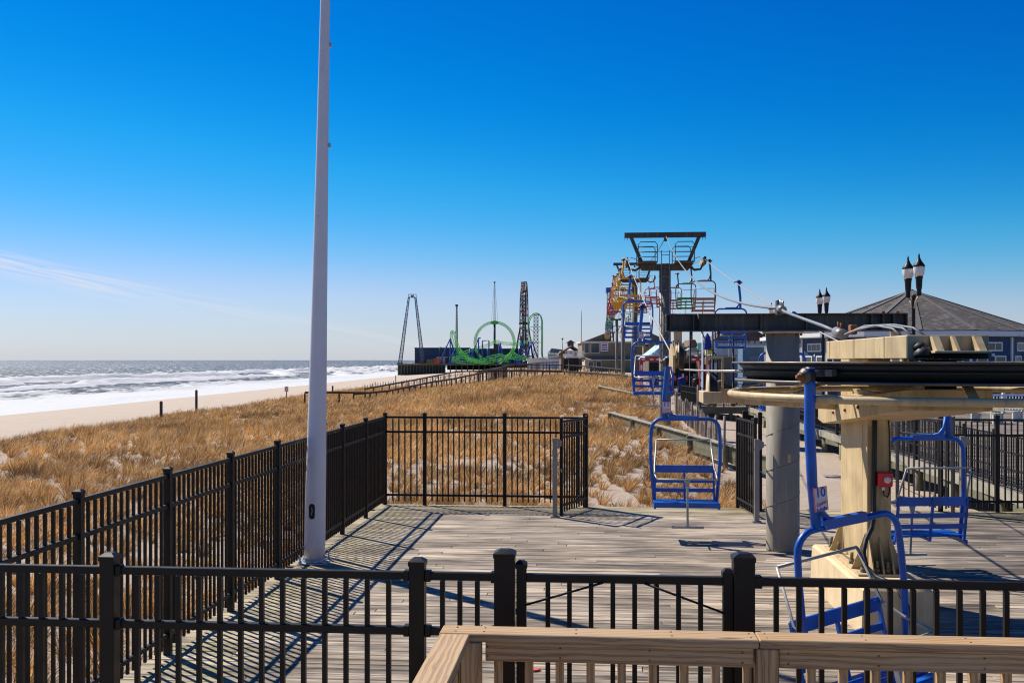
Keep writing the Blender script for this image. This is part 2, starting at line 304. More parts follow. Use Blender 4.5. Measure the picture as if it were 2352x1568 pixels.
# ------------------------------------------------------------------ mesh helpers
Z3 = Vector((0, 0, 1))
class MB:
    def __init__(s): s.v = []; s.f = []; s.sm = []
    def box(s, c, size, rot=None):
        c = Vector(c); h = Vector(size)/2; b = len(s.v)
        for i in range(8):
            q = Vector(((-1, 1)[i & 1]*h.x, (-1, 1)[i >> 1 & 1]*h.y, (-1, 1)[i >> 2 & 1]*h.z))
            if rot is not None: q = rot @ q
            s.v.append(c+q)
        for q in ((0, 2, 3, 1), (4, 5, 7, 6), (0, 1, 5, 4), (2, 6, 7, 3), (0, 4, 6, 2), (1, 3, 7, 5)):
            s.f.append(tuple(b+i for i in q)); s.sm.append(False)
        return s
    def bar(s, p0, p1, w_, h_, up=Z3):
        p0, p1 = Vector(p0), Vector(p1); d = p1-p0; L = d.length
        if L < 1e-6: return s
        x = d/L; y = Vector(up).cross(x)
        if y.length < 1e-4: y = Vector((0, 1, 0)).cross(x)
        if y.length < 1e-4: y = Vector((1, 0, 0)).cross(x)
        y.normalize(); z = x.cross(y)
        m = Matrix((x, y, z)).transposed()
        return s.box((p0+p1)/2, (L, w_, h_), m)
    def tube(s, pts, r, n=8, closed=False, smooth=True):
        pts = [Vector(q) for q in pts]; k = len(pts); rs = r if isinstance(r, (list, tuple)) else [r]*k
        b = len(s.v); up = None
        for i, q in enumerate(pts):
            a = pts[i-1] if (i or closed) else q
            c = pts[(i+1) % k] if (i < k-1 or closed) else q
            d = (c-a).normalized()
            if up is None:
                up = Z3 if abs(d.z) < 0.9 else Vector((1, 0, 0))
            x = up.cross(d)
            if x.length < 1e-5: x = Vector((1, 0, 0)).cross(d)
            x.normalize(); y = d.cross(x); up = y
            for j in range(n):
                an = 2*math.pi*j/n
                s.v.append(q+(x*math.cos(an)+y*math.sin(an))*rs[i])
        for i in range(k if closed else k-1):
            i2 = (i+1) % k
            for j in range(n):
                j2 = (j+1) % n
                s.f.append((b+i*n+j, b+i*n+j2, b+i2*n+j2, b+i2*n+j)); s.sm.append(smooth)
        if not closed:
            s.f.append(tuple(b+j for j in reversed(range(n)))); s.sm.append(False)
            s.f.append(tuple(b+(k-1)*n+j for j in range(n))); s.sm.append(False)
        return s
    def lathe(s, prof, c=(0, 0, 0), n=16, mat=None, smooth=True):
        c = Vector(c); b = len(s.v)
        for r_, z_ in prof:
            for j in range(n):
                an = 2*math.pi*j/n; q = Vector((r_*math.cos(an), r_*math.sin(an), z_))
                if mat is not None: q = mat @ q
                s.v.append(c+q)
        k = len(prof)
        for i in range(k-1):
            for j in range(n):
                j2 = (j+1) % n
                s.f.append((b+i*n+j, b+i*n+j2, b+(i+1)*n+j2, b+(i+1)*n+j)); s.sm.append(smooth)
        if prof[0][0] > 1e-5: s.f.append(tuple(b+j for j in reversed(range(n)))); s.sm.append(False)
        if prof[-1][0] > 1e-5: s.f.append(tuple(b+(k-1)*n+j for j in range(n))); s.sm.append(False)
        return s
    def cyl(s, p0, p1, r, n=14):
        return s.tube([p0, p1], r, n)
    def prism(s, poly, o, ax, ay, az_):
        """polygon (a,b) in plane o + a*ax + b*ay, extruded by the vector az_"""
        o, ax, ay, az_ = Vector(o), Vector(ax), Vector(ay), Vector(az_); b = len(s.v); n = len(poly)
        for q in poly: s.v.append(o+ax*q[0]+ay*q[1])
        for q in poly: s.v.append(o+ax*q[0]+ay*q[1]+az_)
        s.f.append(tuple(b+i for i in reversed(range(n)))); s.f.append(tuple(b+n+i for i in range(n))); s.sm += [False, False]
        for i in range(n):
            j = (i+1) % n
            s.f.append((b+i, b+j, b+n+j, b+n+i)); s.sm.append(False)
        return s
    def mesh(s, name, mat, bevel=0.0):
        me = bpy.data.meshes.new(name); me.from_pydata([tuple(q) for q in s.v], [], s.f)
        me.polygons.foreach_set('use_smooth', s.sm)
        bm = bmesh.new(); bm.from_mesh(me)
        bmesh.ops.recalc_face_normals(bm, faces=bm.faces)
        if bevel: bmesh.ops.bevel(bm, geom=list(bm.edges), offset=bevel, segments=1, affect='EDGES', clamp_overlap=True)
        bm.to_mesh(me); bm.free()
        me.materials.append(MATS[mat]); return me
    def build(s, name, mat, parent=None, bevel=0.0, loc=None, rotz=0.0):
        return put(name, s.mesh(name, mat, bevel), parent, loc, rotz)
def put(name, me, parent=None, loc=None, rotz=0.0):
    o = bpy.data.objects.new(name, me); COL.objects.link(o)
    if parent is not None: o.parent = parent
    if loc is not None: o.location = loc
    if rotz: o.rotation_euler = (0, 0, rotz)
    return o
LABELS = set()
def tag(o, label=None, cat=None, group=None, kind=None):
    if label: o['label'] = label
    if cat: o['category'] = cat
    if group: o['group'] = group
    if kind: o['kind'] = kind
    return o
def thing(name, label, cat, loc=(0, 0, 0), rotz=0.0, group=None):
    o = bpy.data.objects.new(name, None); COL.objects.link(o); o.empty_display_size = 0.2
    o.location = loc; o.rotation_euler = (0, 0, rotz)
    return tag(o, label, cat, group)
KIDS = {}
def copy_tree(o, parent=None):
    c = o.copy(); COL.objects.link(c); c.parent = parent
    for ch in o.children: copy_tree(ch, c)
    return c
_cache = {}
def boxmesh(sx_, sy_, sz_, mat, bevel=0.0, name='box'):
    k = (round(sx_, 4), round(sy_, 4), round(sz_, 4), mat, bevel)
    if k not in _cache: _cache[k] = MB().box((0, 0, 0), (sx_, sy_, sz_)).mesh(name, mat, bevel)
    return _cache[k]
def lettering(body, size, mat, parent, loc, rot, name='lettering', shear=0.0, extrude=0.0015, align='CENTER'):
    cu = bpy.data.curves.new('txt', 'FONT'); cu.body = body; cu.size = size; cu.extrude = extrude; cu.align_x = align; cu.align_y = 'CENTER'; cu.shear = shear; cu.offset = size*0.012
    o = bpy.data.objects.new('txt', cu); COL.objects.link(o)
    me = bpy.data.meshes.new_from_object(o.evaluated_get(bpy.context.evaluated_depsgraph_get()))
    bpy.data.objects.remove(o); me.materials.clear(); me.materials.append(MATS[mat])
    q = put(name, me, parent, loc); q.rotation_euler = rot; return q
def sstep(a, b, x):
    t_ = np.clip((np.asarray(x, float)-a)/(b-a), 0, 1); return t_*t_*(3-2*t_)
_tab = RNG.random((256, 256))
def vnoise(x, y):
    x = np.asarray(x, float); y = np.asarray(y, float)
    xi = np.floor(x).astype(int); yi = np.floor(y).astype(int); fx = x-xi; fy = y-yi
    fx = fx*fx*(3-2*fx); fy = fy*fy*(3-2*fy)
    g_ = lambda a, b: _tab[a & 255, b & 255]
    return (g_(xi, yi)*(1-fx)+g_(xi+1, yi)*fx)*(1-fy)+(g_(xi, yi+1)*(1-fx)+g_(xi+1, yi+1)*fx)*fy
def fbm(x, y, o=4):
    a = 0.5; s_ = 0
    for i in range(o):
        s_ = s_+a*vnoise(x*2**i+17*i, y*2**i+31*i); a *= 0.5
    return s_
def grid_mesh(name, xs, ys, zfun, mat, attrs=None, smooth=True):
    X, Y = np.meshgrid(xs, ys); Zv = zfun(X, Y); nx, ny = len(xs), len(ys)
    co = np.stack([X, Y, Zv], -1).reshape(-1, 3).astype(np.float32)
    i = np.arange((ny-1)*(nx-1)); r_, c_ = i//(nx-1), i % (nx-1)
    q = np.stack([r_*nx+c_, r_*nx+c_+1, (r_+1)*nx+c_+1, (r_+1)*nx+c_], -1).astype(np.int32)
    me = bpy.data.meshes.new(name); me.vertices.add(len(co)); me.vertices.foreach_set('co', co.ravel())
    me.loops.add(q.size); me.loops.foreach_set('vertex_index', q.ravel())
    me.polygons.add(len(q)); me.polygons.foreach_set('loop_start', np.arange(len(q), dtype=np.int32)*4)
    me.update(calc_edges=True)
    me.polygons.foreach_set('use_smooth', np.full(len(q), smooth))
    for k, v_ in (attrs or {}).items():
        a = me.attributes.new(k, 'FLOAT', 'POINT'); a.data.foreach_set('value', np.asarray(v_(X, Y, Zv), np.float32).ravel())
    me.materials.append(MATS[mat]); o = put(name, me); return o
# ================================================================== THE SETTING
SEA = -4.5
def ground(X, Y):
    X = np.asarray(X, float); Y = np.asarray(Y, float)
    s = X-0.046*Y; r = X-0.0895*Y
    beach = np.interp(s, [-900, -130, -75, -29, -26], [-20, -8.2, SEA-0.1, -2.0, -1.7])
    left = -0.78+0.30*(fbm(X*0.16, Y*0.16)-0.5)
    mid = -0.48+1.36*sstep(21, 88, Y)-0.75*sstep(104, 165, Y)
    f = sstep(-24, -3, r)
    dune = left*(1-f)+mid*f+0.34*(fbm(X*0.22+9, Y*0.22)-0.5)+0.10*(fbm(X*1.3, Y*1.3)-0.5)
    pit = -0.88+0.75*sstep(60, 120, Y)+0.12*(fbm(X*0.5, Y*0.5)-0.5)
    k = sstep(1.6, 4.2, r)*(1-sstep(20, 90, Y)*0.55)+sstep(4, 9, r)*sstep(20, 90, Y)*0.55
    k = np.clip(k, 0, 1)
    land = dune*(1-k)+pit*k
    under = sstep(20.2, 18.9, Y+0.083*(X-CX))*sstep(-4.2, -3.4, X-0.083*(Y-CY)+2.44-0.8+0.8)
    b = sstep(-30, -22.5, s)
    z = beach*(1-b)+land*b
    z = np.where(Y > 150, np.minimum(z, 0.2), z)
    return z
def litter(X, Y, Zv):
    s = X-0.046*Y; r = X-0.0895*Y
    return sstep(-28, -24, s)*(1-0.3*sstep(1.8, 4.0, r))*(0.55+0.4*sstep(24, 70, Y))
xs = np.concatenate([[-900, -400, -250, -180, -140, -110, -90, -70, -55, -45, -38], np.arange(-33, 16, 0.5), np.arange(16, 60, 3), [80, 120, 200, 400, 800, 1600, 3200]])
ys = np.concatenate([np.arange(-12, 36, 0.45), np.arange(36, 130, 0.9), np.arange(130, 320, 5), np.geomspace(330, 9000, 24)])
dune = tag(grid_mesh('dune_sand', xs, ys, ground, 'sand', {'litter': litter}), kind='structure')

def offshore(X, Y): return -(X-0.046*Y)-75
def wave(X, Y):
    d = offshore(X, Y)
    wx = 9*(fbm(X*0.012, Y*0.012)-0.5)
    ph = d/30.0+wx*0.22+0.6*fbm(Y*0.03, X*0.01)
    cr_ = np.abs(np.sin(math.pi*ph))
    sharp = (1-cr_)**3.0
    brk = np.exp(-((d-70)/45.0)**2)
    al = 0.35+0.65*fbm(Y*0.022+3, d*0.02)/0.6
    amp = (0.25+2.6*brk+0.30*sstep(60, 200, d))*sstep(-4, 22, d)*al
    far_ = sstep(250, 1500, d); k_ = 0.11*(1-far_)+0.028*far_
    chop = (fbm(X*0.13, Y*0.08, 5)-0.5)*(1-far_)+(fbm(X*0.03+5, Y*0.02, 5)-0.5)*3.0*far_
    return amp*sharp+(0.40+1.3*sstep(60, 300, d))*sstep(0, 60, d)*chop*1.7, sharp*brk*al, d
def seaz(X, Y): return SEA+wave(X, Y)[0]+0.02*np.clip(-offshore(X, Y), 0, 6)
def foam(X, Y, Zv):
    w_, cb_, d = wave(X, Y)
    base = 0.74-0.70*sstep(12, 62, d)
    return np.clip(base+1.1*sstep(0.07, 0.30, cb_)*sstep(20, 60, d)-0.35*(fbm(X*0.04+8, Y*0.02, 4)-0.45)*2*sstep(5, 40, d)+0.32*(fbm(X*0.05, Y*0.03, 4)-0.5)*sstep(60, 160, d), -0.5, 1.4)-0.10*sstep(100, 220, d)
xs = -np.concatenate([np.arange(-10, 30, 6), np.arange(30, 330, 1.2), np.geomspace(332, 12000, 200)])[::-1]
ys = np.concatenate([np.arange(-20, 60, 4), np.arange(60, 560, 2.0), np.geomspace(564, 14000, 200)])
sea = tag(grid_mesh('sea_water', xs, ys, seaz, 'sea', {'foam': foam}), kind='structure')

# ------------------------------------------------------------------ deck of the lift station
PITCH, BW, BT = 0.145, 0.139, 0.036
deck = thing('deck', None, None, dk(0, 0), -TH); deck['kind'] = 'structure'
S0, S1 = -0.14, 13.2
fr = MB()
fr.box(((S0+S1)/2, 0.10, -0.18), (S1-S0, 0.045, 0.28)); fr.box((S0-0.02, -8.1, -0.18), (0.045, 16.2, 0.28))
for k in range(10): fr.box((S0+0.6+k*1.38, -8.0, -0.16), (0.05, 16.0, 0.235))
for k in range(5):
    for q in range(6): fr.cyl((S0+0.3+k*3.2, -0.3-q*3.1, -1.4), (S0+0.3+k*3.2, -0.3-q*3.1, -0.28), 0.12, 8)
tag(fr.build('deck_frame', 'mossy_timber', deck), kind='stuff')
far = MB()
def deck_rows():
    nrow = int(16.2/PITCH)
    for i in range(nrow):
        tt_ = i*PITCH; y = -tt_-BW/2+0.07; x = S0+random.uniform(-0.02, 0.02)-random.uniform(0, 3.0)
        while x < S1:
            L = random.choice((3.05, 3.66, 4.27, 4.88)); x0, x1 = max(x, S0), min(x+L, S1); x += L+0.004
            if x1-x0 < 0.25: continue
            yield i, tt_, (x0+x1)/2, y, x1-x0-0.004
nb = 0
for i, tt_, xc, y, L in deck_rows():
    z = -BT/2+random.uniform(-0.0025, 0.0015)
    if 2.6 < tt_ < 12.2 and nb < 298:
        b = put('board', boxmesh(round(L, 2), BW+random.choice((0, -0.002, -0.004)), BT, 'deck_wood', 0.004, 'board'), deck, (xc, y, z)); nb += 1
        b.rotation_euler = (random.uniform(-0.006, 0.006), 0, random.uniform(-0.0006, 0.0006))
    else: far.box((xc, y, z), (L, BW, BT))
tag(far.build('board_field', 'deck_wood', deck), kind='stuff')

# ------------------------------------------------------------------ boardwalk along the right, raised over the sand on piles
def bx(Y): return 8.75+0.0895*Y
bw = MB()
poly = [(bx(18.0)-0.0, 18.0), (90, 12.0), (140, 420), (bx(420), 420)]
bw.prism(poly, (0, 0, -0.06), (1, 0, 0), (0, 1, 0), (0, 0, 0.055))
boardwalk = tag(bw.build('boardwalk', 'deck_wood'), kind='structure')
def edge(name, p0, p1, n, mat='pale_timber', h=0.24):
    p0, p1 = Vector(p0), Vector(p1)
    for k in range(n):
        a, b = p0.lerp(p1, k/n), p0.lerp(p1, (k+0.995)/n)
        me = MB().bar(a, b, 0.05, h).build(name, mat, boardwalk)
edge('fascia_board', (bx(18.2)-0.03, 18.2, -0.13), (bx(62)-0.03, 62, -0.13), 12)
for k in range(15):
    Y = 19.2+k*2.9
    MB().tube([(bx(Y)+0.14, Y, -1.6), (bx(Y)+0.14, Y, -0.26)], 0.135, 10).build('pile', 'pile_wood', boardwalk)
    MB().box((bx(Y)+0.10, Y+0.9, -0.34), (0.16, 1.5, 0.18)).build('cross_brace', 'mossy_timber', boardwalk)
for k in range(14): MB().tube([(bx(19+k*3)+2.6, 19+k*3, -1.6), (bx(19+k*3)+2.6, 19+k*3, -0.07)], 0.13, 8).build('pile', 'pile_wood', boardwalk)
# two side platforms reaching out over the sand
for (x0, x1, y0, y1) in ((11.15, bx(59), 59, 66), (13.3, bx(82), 82, 92)):
    MB().box(((x0+x1)/2, (y0+y1)/2, -0.035), (x1-x0, y1-y0, 0.055)).build('platform', 'deck_wood', boardwalk)
    MB().box(((x0+x1)/2, y0-0.03, -0.22), (x1-x0, 0.06, 0.36)).build('fascia_board', 'mossy_timber', boardwalk)
    for k in range(4): MB().cyl((x0+0.2+k*(x1-x0-0.4)/3, y0+0.2, -1.5), (x0+0.2+k*(x1-x0-0.4)/3, y0+0.2, -0.05), 0.13, 8).build('pile', 'pile_wood', boardwalk)

# ------------------------------------------------------------------ dune grass (nobody could count it)
def grass():
    tufts = []
    def scatter(n, y0, y1, dens_sparse):
        Y = np.sqrt(RNG.uniform(y0**2, y1**2, n)); X = RNG.uniform(-0.60, 0.30, n)*Y+RNG.uniform(-3, 1, n)
        return X, Y
    rows = []
    def accept(X, Y, keep, nbl, L, wd, spread):
        s = X-0.046*Y; r = X-0.0895*Y
        ds = (X-CX)*UY-(Y-CY)*UX; dt = -(X-CX)*UX-(Y-CY)*UY      # deck frame coordinates: keep off the deck
        ondeck = (ds > -0.30) & (dt > -0.10)
        dens = sstep(-27.5, -24.5, s)*(1-0.90*sstep(2.6, 4.3, r+0.4*np.sin(Y*0.7)))
        ok = (RNG.random(len(X)) < keep*dens) & ~ondeck & ~((r > 5.0) & (Y > 15))
        for q in np.nonzero(ok)[0]: rows.append((X[q], Y[q], nbl, L, wd, spread))
    # near: planted-looking separate tufts with bare sand between them
    for y0, y1, gap, nbl, L, wd, spread in ((6, 30, 0.49, 115, 0.38, 0.011, 0.10), (30, 52, 0.53, 80, 0.38, 0.015, 0.105)):
        gy, gx = np.meshgrid(np.arange(y0, y1, gap), np.arange(-36, 17, gap)); X = (gx+0.3*gap*np.sin(gy*3.1)).ravel(); Y = gy.ravel()
        X = X+RNG.normal(0, gap*0.30, len(X)); Y = Y+RNG.normal(0, gap*0.30, len(Y))
        m_ = (X > -0.60*Y-3) & (X < 0.30*Y+1); X, Y = X[m_], Y[m_]
        accept(X, Y, 0.55+0.45*sstep(0.30, 0.46, fbm(X*0.4+40, Y*0.4, 3)), nbl, L, wd, spread)
    for n, y0, y1, nbl, L, wd, spread in ((9000, 38, 64, 40, 0.38, 0.018, 0.13), (26000, 62, 125, 16, 0.42, 0.028, 0.17), (12000, 125, 420, 7, 0.55, 0.075, 0.5)):
        X, Y = scatter(n, y0, y1, 0)
        accept(X, Y, sstep(42, 62, Y)*np.where(fbm(X*0.55+40, Y*0.55, 3) > 0.30, 1.0, 0.35), nbl, L, wd, spread)
    rows = np.array(rows); X, Y = rows[:, 0], rows[:, 1]; Zg = ground(X, Y)
    nb_ = (rows[:, 2]*RNG.uniform(0.6, 1.35, len(rows))).astype(int)
    idx = np.repeat(np.arange(len(rows)), nb_); n = len(idx)
    size = RNG.uniform(0.5, 1.35, len(rows))[idx]*(0.75+0.5*fbm(X*0.12, Y*0.12, 3)[idx]/0.5)
    L = rows[idx, 3]*size*RNG.uniform(0.55, 1.2, n); wd = rows[idx, 4]*RNG.uniform(0.6, 1.3, n); sp = rows[idx, 5]*size
    a = RNG.uniform(0, 2*math.pi, n); rad = np.sqrt(RNG.random(n))*sp*0.75
    bx_ = X[idx]+np.cos(a)*rad; by = Y[idx]+np.sin(a)*rad; bz = Zg[idx]-0.02
    # outward fan plus a lean with the sea wind (to the right)
    out = RNG.uniform(0.15, 1.25, n)
    lx = np.cos(a)*out+0.30+RNG.normal(0, 0.20, n); ly = np.sin(a)*out-0.10+RNG.normal(0, 0.18, n)
    up = np.ones(n); nr = np.sqrt(lx**2+ly**2+up**2)
    dx, dy, dz = lx/nr, ly/nr, up/nr
    m1 = np.stack([bx_+dx*L*0.55, by+dy*L*0.55, bz+dz*L*0.60], -1)
    tip = np.stack([bx_+dx*L*1.05+0.10*L, by+dy*L*1.05, bz+dz*L*0.98-0.10*L*out], -1)
    base = np.stack([bx_, by, bz], -1)
    fa = RNG.uniform(0, 2*math.pi, n); wv_ = np.stack([np.cos(fa), np.sin(fa)*0.5, np.zeros(n)], -1)*wd[:, None]
    co = np.stack([base-wv_*0.5, base+wv_*0.5, m1+wv_*0.45, m1-wv_*0.45, tip], 1).reshape(-1, 3).astype(np.float32)
    o = np.arange(n)*5
    quad = np.stack([o, o+1, o+2, o+3], -1); tri = np.stack([o+3, o+2, o+4], -1)
    li = np.concatenate([quad, tri], 1).ravel().astype(np.int32)
    st = (np.arange(n)[:, None]*7+np.array([0, 4])[None]).ravel().astype(np.int32)
    me = bpy.data.meshes.new('dune_grass'); me.vertices.add(len(co)); me.vertices.foreach_set('co', co.ravel())
    me.loops.add(len(li)); me.loops.foreach_set('vertex_index', li); me.polygons.add(len(st)); me.polygons.foreach_set('loop_start', st)
    me.update(calc_edges=True); me.materials.append(MATS['straw'])
    tn = np.clip(0.15+0.55*RNG.random(len(rows))+0.9*(fbm(X*0.35+70, Y*0.35, 4)-0.42), 0, 1)[idx]+RNG.normal(0, 0.08, n)
    at_ = me.attributes.new('tone', 'FLOAT', 'POINT'); at_.data.foreach_set('value', np.repeat(np.clip(tn, 0, 1), 5).astype(np.float32))
    print('grass blades', n, 'tufts', len(rows))
    return tag(put('dune_grass', me), 'dry straw coloured beach grass covering the dunes', 'grass', kind='stuff')
grass()
# ================================================================== FENCES AND GATES
H = 1.70
def gpost(name, parent, x, size, h, mat='bronze', y=0.0, z0=0.0, big=False):
    o = put(name, boxmesh(size, size, h-0.012, mat, 0.003, 'post'), parent, (x, y, z0+(h-0.012)/2))
    k = ('cap', size, mat)
    if k not in _cache:
        c_ = size/2+0.004
        m_ = MB(); m_.box((0, 0, 0.006), (2*c_, 2*c_, 0.022))
        b = len(m_.v); q = c_
        m_.v += [Vector((-q, -q, 0.0175)), Vector((q, -q, 0.0175)), Vector((q, q, 0.0175)), Vector((-q, q, 0.0175)), Vector((-q*0.45, -q*0.45, 0.034)), Vector((q*0.45, -q*0.45, 0.034)), Vector((q*0.45, q*0.45, 0.034)), Vector((-q*0.45, q*0.45, 0.034))]
        for f_ in ((0, 1, 5, 4), (1, 2, 6, 5), (2, 3, 7, 6), (3, 0, 4, 7), (4, 5, 6, 7)): m_.f.append(tuple(b+i for i in f_)); m_.sm.append(False)
        _cache[k] = m_.mesh('post_cap', mat)
    put('post_cap', _cache[k], o, (0, 0, (h-0.012)/2))
    return o
def panel(root, x0, x1, h=H, z0=0.0, mat='bronze', npk=None, rails=None, pk=0.024, rw=0.036, y=0.0, joined=None, gap=0.108, pz0=0.07):
    L = x1-x0
    rails = rails or (h-0.02, h-0.30, 0.19)
    for q, z in enumerate(rails):
        put('rail', boxmesh(round(L, 3), rw, 0.04, mat, 0.003, 'rail'), root, ((x0+x1)/2, y, z0+z))
    n = npk or max(1, round(L/gap)-1)
    ph = h-0.045-pz0
    for k in range(n):
        x = x0+L*(k+1)/(n+1)
        if joined is not None: joined.box((x, y, z0+pz0+ph/2), (pk, pk, ph))
        else: put('picket', boxmesh(pk, pk, round(ph, 3), mat, 0.0, 'picket'), root, (x, y, z0+pz0+ph/2))
SP = 1.63
# long left fence: from the far left corner towards the camera
lf = thing('metal_fence', 'long dark bronze picket fence along the sea side of the deck, behind the white flagpole', 'fence', dk(0, 0), R(270)-TH)
for k in range(9):
    gpost('post', lf, k*SP, 0.066, H+0.05)
    if k < 8: panel(lf, k*SP+0.033, (k+1)*SP-0.033)
panel(lf, 8*SP+0.033, 8*SP+0.60)
# far fence facing the camera
ff = thing('metal_fence', 'dark bronze picket fence across the far deck edge in front of the dune grass', 'fence', dk(0, 0), -TH)
fx = [0.0, 0.77, 2.31, 3.84]
for k, x in enumerate(fx):
    if k: gpost('post', ff, x, 0.066 if k < 3 else 0.09, H+0.05)
    if k < 3: panel(ff, x+0.034, fx[k+1]-0.034)
# near front fence
def fp(X): return Vector((X, 5.156-0.083*(X+1.3), 0))
f0 = fp(-3.74)
nf = thing('metal_fence', 'black picket fence section nearest the camera, at the lower left beside the gate', 'fence', f0, -TH)
def fs(X): return (fp(X)-f0).length
for X in (-2.11, -0.482): gpost('post', nf, fs(X), 0.078, H+0.05)
gpost('post', nf, fs(-0.036), 0.102, H+0.10)
panel(nf, fs(-3.70), fs(-2.11)-0.039); panel(nf, fs(-2.11)+0.039, fs(-0.482)-0.039); panel(nf, fs(-0.482)+0.039, fs(-0.036)-0.051, npk=3)
for (a, b) in ((-2.11, -0.482), (-0.482, -0.036)):
    for z in (H-0.02, H-0.30):
        for X, s_ in ((a, 1), (b, -1)): MB().box((fs(X)+s_*0.055, -0.003, z), (0.03, 0.05, 0.055)).build('bracket', 'bronze', nf, 0.003)
nr_ = thing('metal_fence', 'black picket fence section nearest the camera, in front of the lift pedestal', 'fence', fp(1.15), -TH)
gpost('post', nr_, 0, 0.102, H+0.10); gpost('post', nr_, SP, 0.078, H+0.05); gpost('post', nr_, 2*SP, 0.078, H+0.05)
panel(nr_, 0.051, SP-0.039); panel(nr_, SP+0.039, 2*SP-0.039)
for z in (H-0.02, H-0.30): MB().box((0.07, -0.003, z), (0.04, 0.05, 0.06)).build('bracket', 'bronze', nr_, 0.003)
# the closed gate between the two big posts
def gate(name, label, loc, rotz, W, h=H, mat='bronze', truss=True, tm=None, npk=8, flip=False):
    g_ = thing(name, label, 'gate', loc, rotz)
    gpost('stile', g_, 0, 0.05, h+0.045, mat); gpost('stile', g_, W, 0.05, h+0.02, mat)
    for s_ in g_.children:
        pass
    panel(g_, 0.025, W-0.025, npk=npk, h=h, mat=mat)
    tm = tm or mat
    if truss:
        MB().tube([(0.02, -0.022, h-0.155), (W*0.40, -0.022, h-0.035)], 0.006, 6).build('truss_rod', tm, g_)
        MB().tube([(W*0.60, -0.022, h-0.035), (W-0.02, -0.022, h-0.175)], 0.006, 6).build('truss_rod', tm, g_)
        MB().tube([(0.02, -0.022, 0.62), (W*0.42, -0.022, 0.20)], 0.006, 6).build('truss_rod', tm, g_)
        MB().tube([(W*0.42, -0.022, 0.20), (W-0.02, -0.022, 0.40)], 0.006, 6).build('truss_rod', tm, g_)
    return g_
ga = gate('metal_gate', 'closed black gate with thin brace rods between two thick posts, nearest the camera', fp(0.048), -TH, 1.03)
MB().box((0.0, -0.03, 1.30), (0.05, 0.03, 0.09)).build('hinge', 'black_iron', ga); MB().box((0.0, -0.03, 0.35), (0.05, 0.03, 0.09)).build('hinge', 'black_iron', ga)
sc_ = MB()
for k in range(16):
    x = 0.60+0.11*random.random()+(0.16*random.random() if k > 11 else 0); z = H-0.30+random.uniform(-0.014, 0.014)
    n_ = random.randint(5, 7); rr_ = random.uniform(0.004, 0.011)
    sc_.prism([(rr_*random.uniform(0.5, 1.4)*math.cos(6.283*q/n_), 0.7*rr_*random.uniform(0.5, 1.3)*math.sin(6.283*q/n_)) for q in range(n_)], (x, -0.0185, z), (1, 0, 0), (0, 0, 1), (0, -0.0006, 0))
tag(sc_.build('paint_chip', 'galv', ga), kind='stuff')
# open leaves of the gateway at the far edge
def leaf(label, a, b, name='metal_gate', mat='bronze', tm='pale_bronze', npk=10):
    a, b = Vector(a), Vector(b); d = b-a
    return gate(name, label, a, math.atan2(d.y, d.x), d.length, mat=mat, tm=tm, npk=npk)
leaf('open gate leaf swung towards the camera at the right end of the far fence', (0.88, 17.72, 0), (1.40, 18.70, 0), npk=9)
leaf('open gate leaf with pale wire braces, left of the thick grey column', (4.27, 17.48, 0), (4.24, 18.72, 0), mat='bronze', npk=9)
leaf('brown open gate leaf with wire braces, behind the right hand blue chair', (7.98, 18.02, 0), (7.30, 18.86, 0), mat='pale_bronze', npk=9)
# thick gate posts with flat caps
for X, Y, lab in ((4.42, 18.86, 'thick dark gate post behind the open leaf left of the grey column'), (4.56, 18.3, 'thin dark post at the hinge side of the open leaf left of the grey column')):
    t_ = thing('gate_post', lab, 'post', (X, Y, 0), -TH, 'dark posts of the left gateway')
    gpost('shaft', t_, 0, 0.10 if 'thick' in lab else 0.066, H+0.10); MB().box((0, 0, 0.01), (0.16, 0.16, 0.02)).build('foot_plate', 'bronze', t_)
# grey catch posts bolted to the deck
for X, Y, h, lab in ((0.76, 17.60, 1.40, 'short grey square catch post beside the open gate leaf at the far fence'), (4.19, 17.05, 1.42, 'short grey square catch post just left of the thick grey column'), (8.02, 17.72, 1.42, 'short grey square catch post beside the brown gate leaf on the right')):
    t_ = thing('catch_post', lab, 'post', (X, Y, 0), -TH, 'grey catch posts of the gates')
    put('shaft', boxmesh(0.082, 0.082, h, 'post_grey', 0.004, 'shaft'), t_, (0, 0, h/2))
    MB().box((0, 0, 0.012), (0.15, 0.15, 0.024)).build('foot_plate', 'post_grey', t_, 0.003)
    MB().prism([(0, 0.16), (0.075, 0.11), (0.075, 0.03), (0, -0.03)], (0.046, -0.012, h-0.16), (1, 0, 0), (0, 0, 1), (0, 0.024, 0)).build('latch_plate', 'post_grey', t_)
    MB().tube([(0.05, 0.0, h-0.55), (0.11, 0.0, h-0.56), (0.12, 0, h-0.61)], 0.008, 6).build('latch_hook', 'galv', t_)
# right far fence
rf0 = dk(10.35, 0.0)
rf = thing('metal_fence', 'dark picket fence across the deck edge at the far right, in front of the ramp', 'fence', rf0, -TH)
for k, x in enumerate((0.0, 1.0, 2.6, 4.2)):
    gpost('post', rf, x, 0.072, H+0.05)
for a, b in ((0.036, 0.964), (1.036, 2.564), (2.636, 4.164)): panel(rf, a, b)
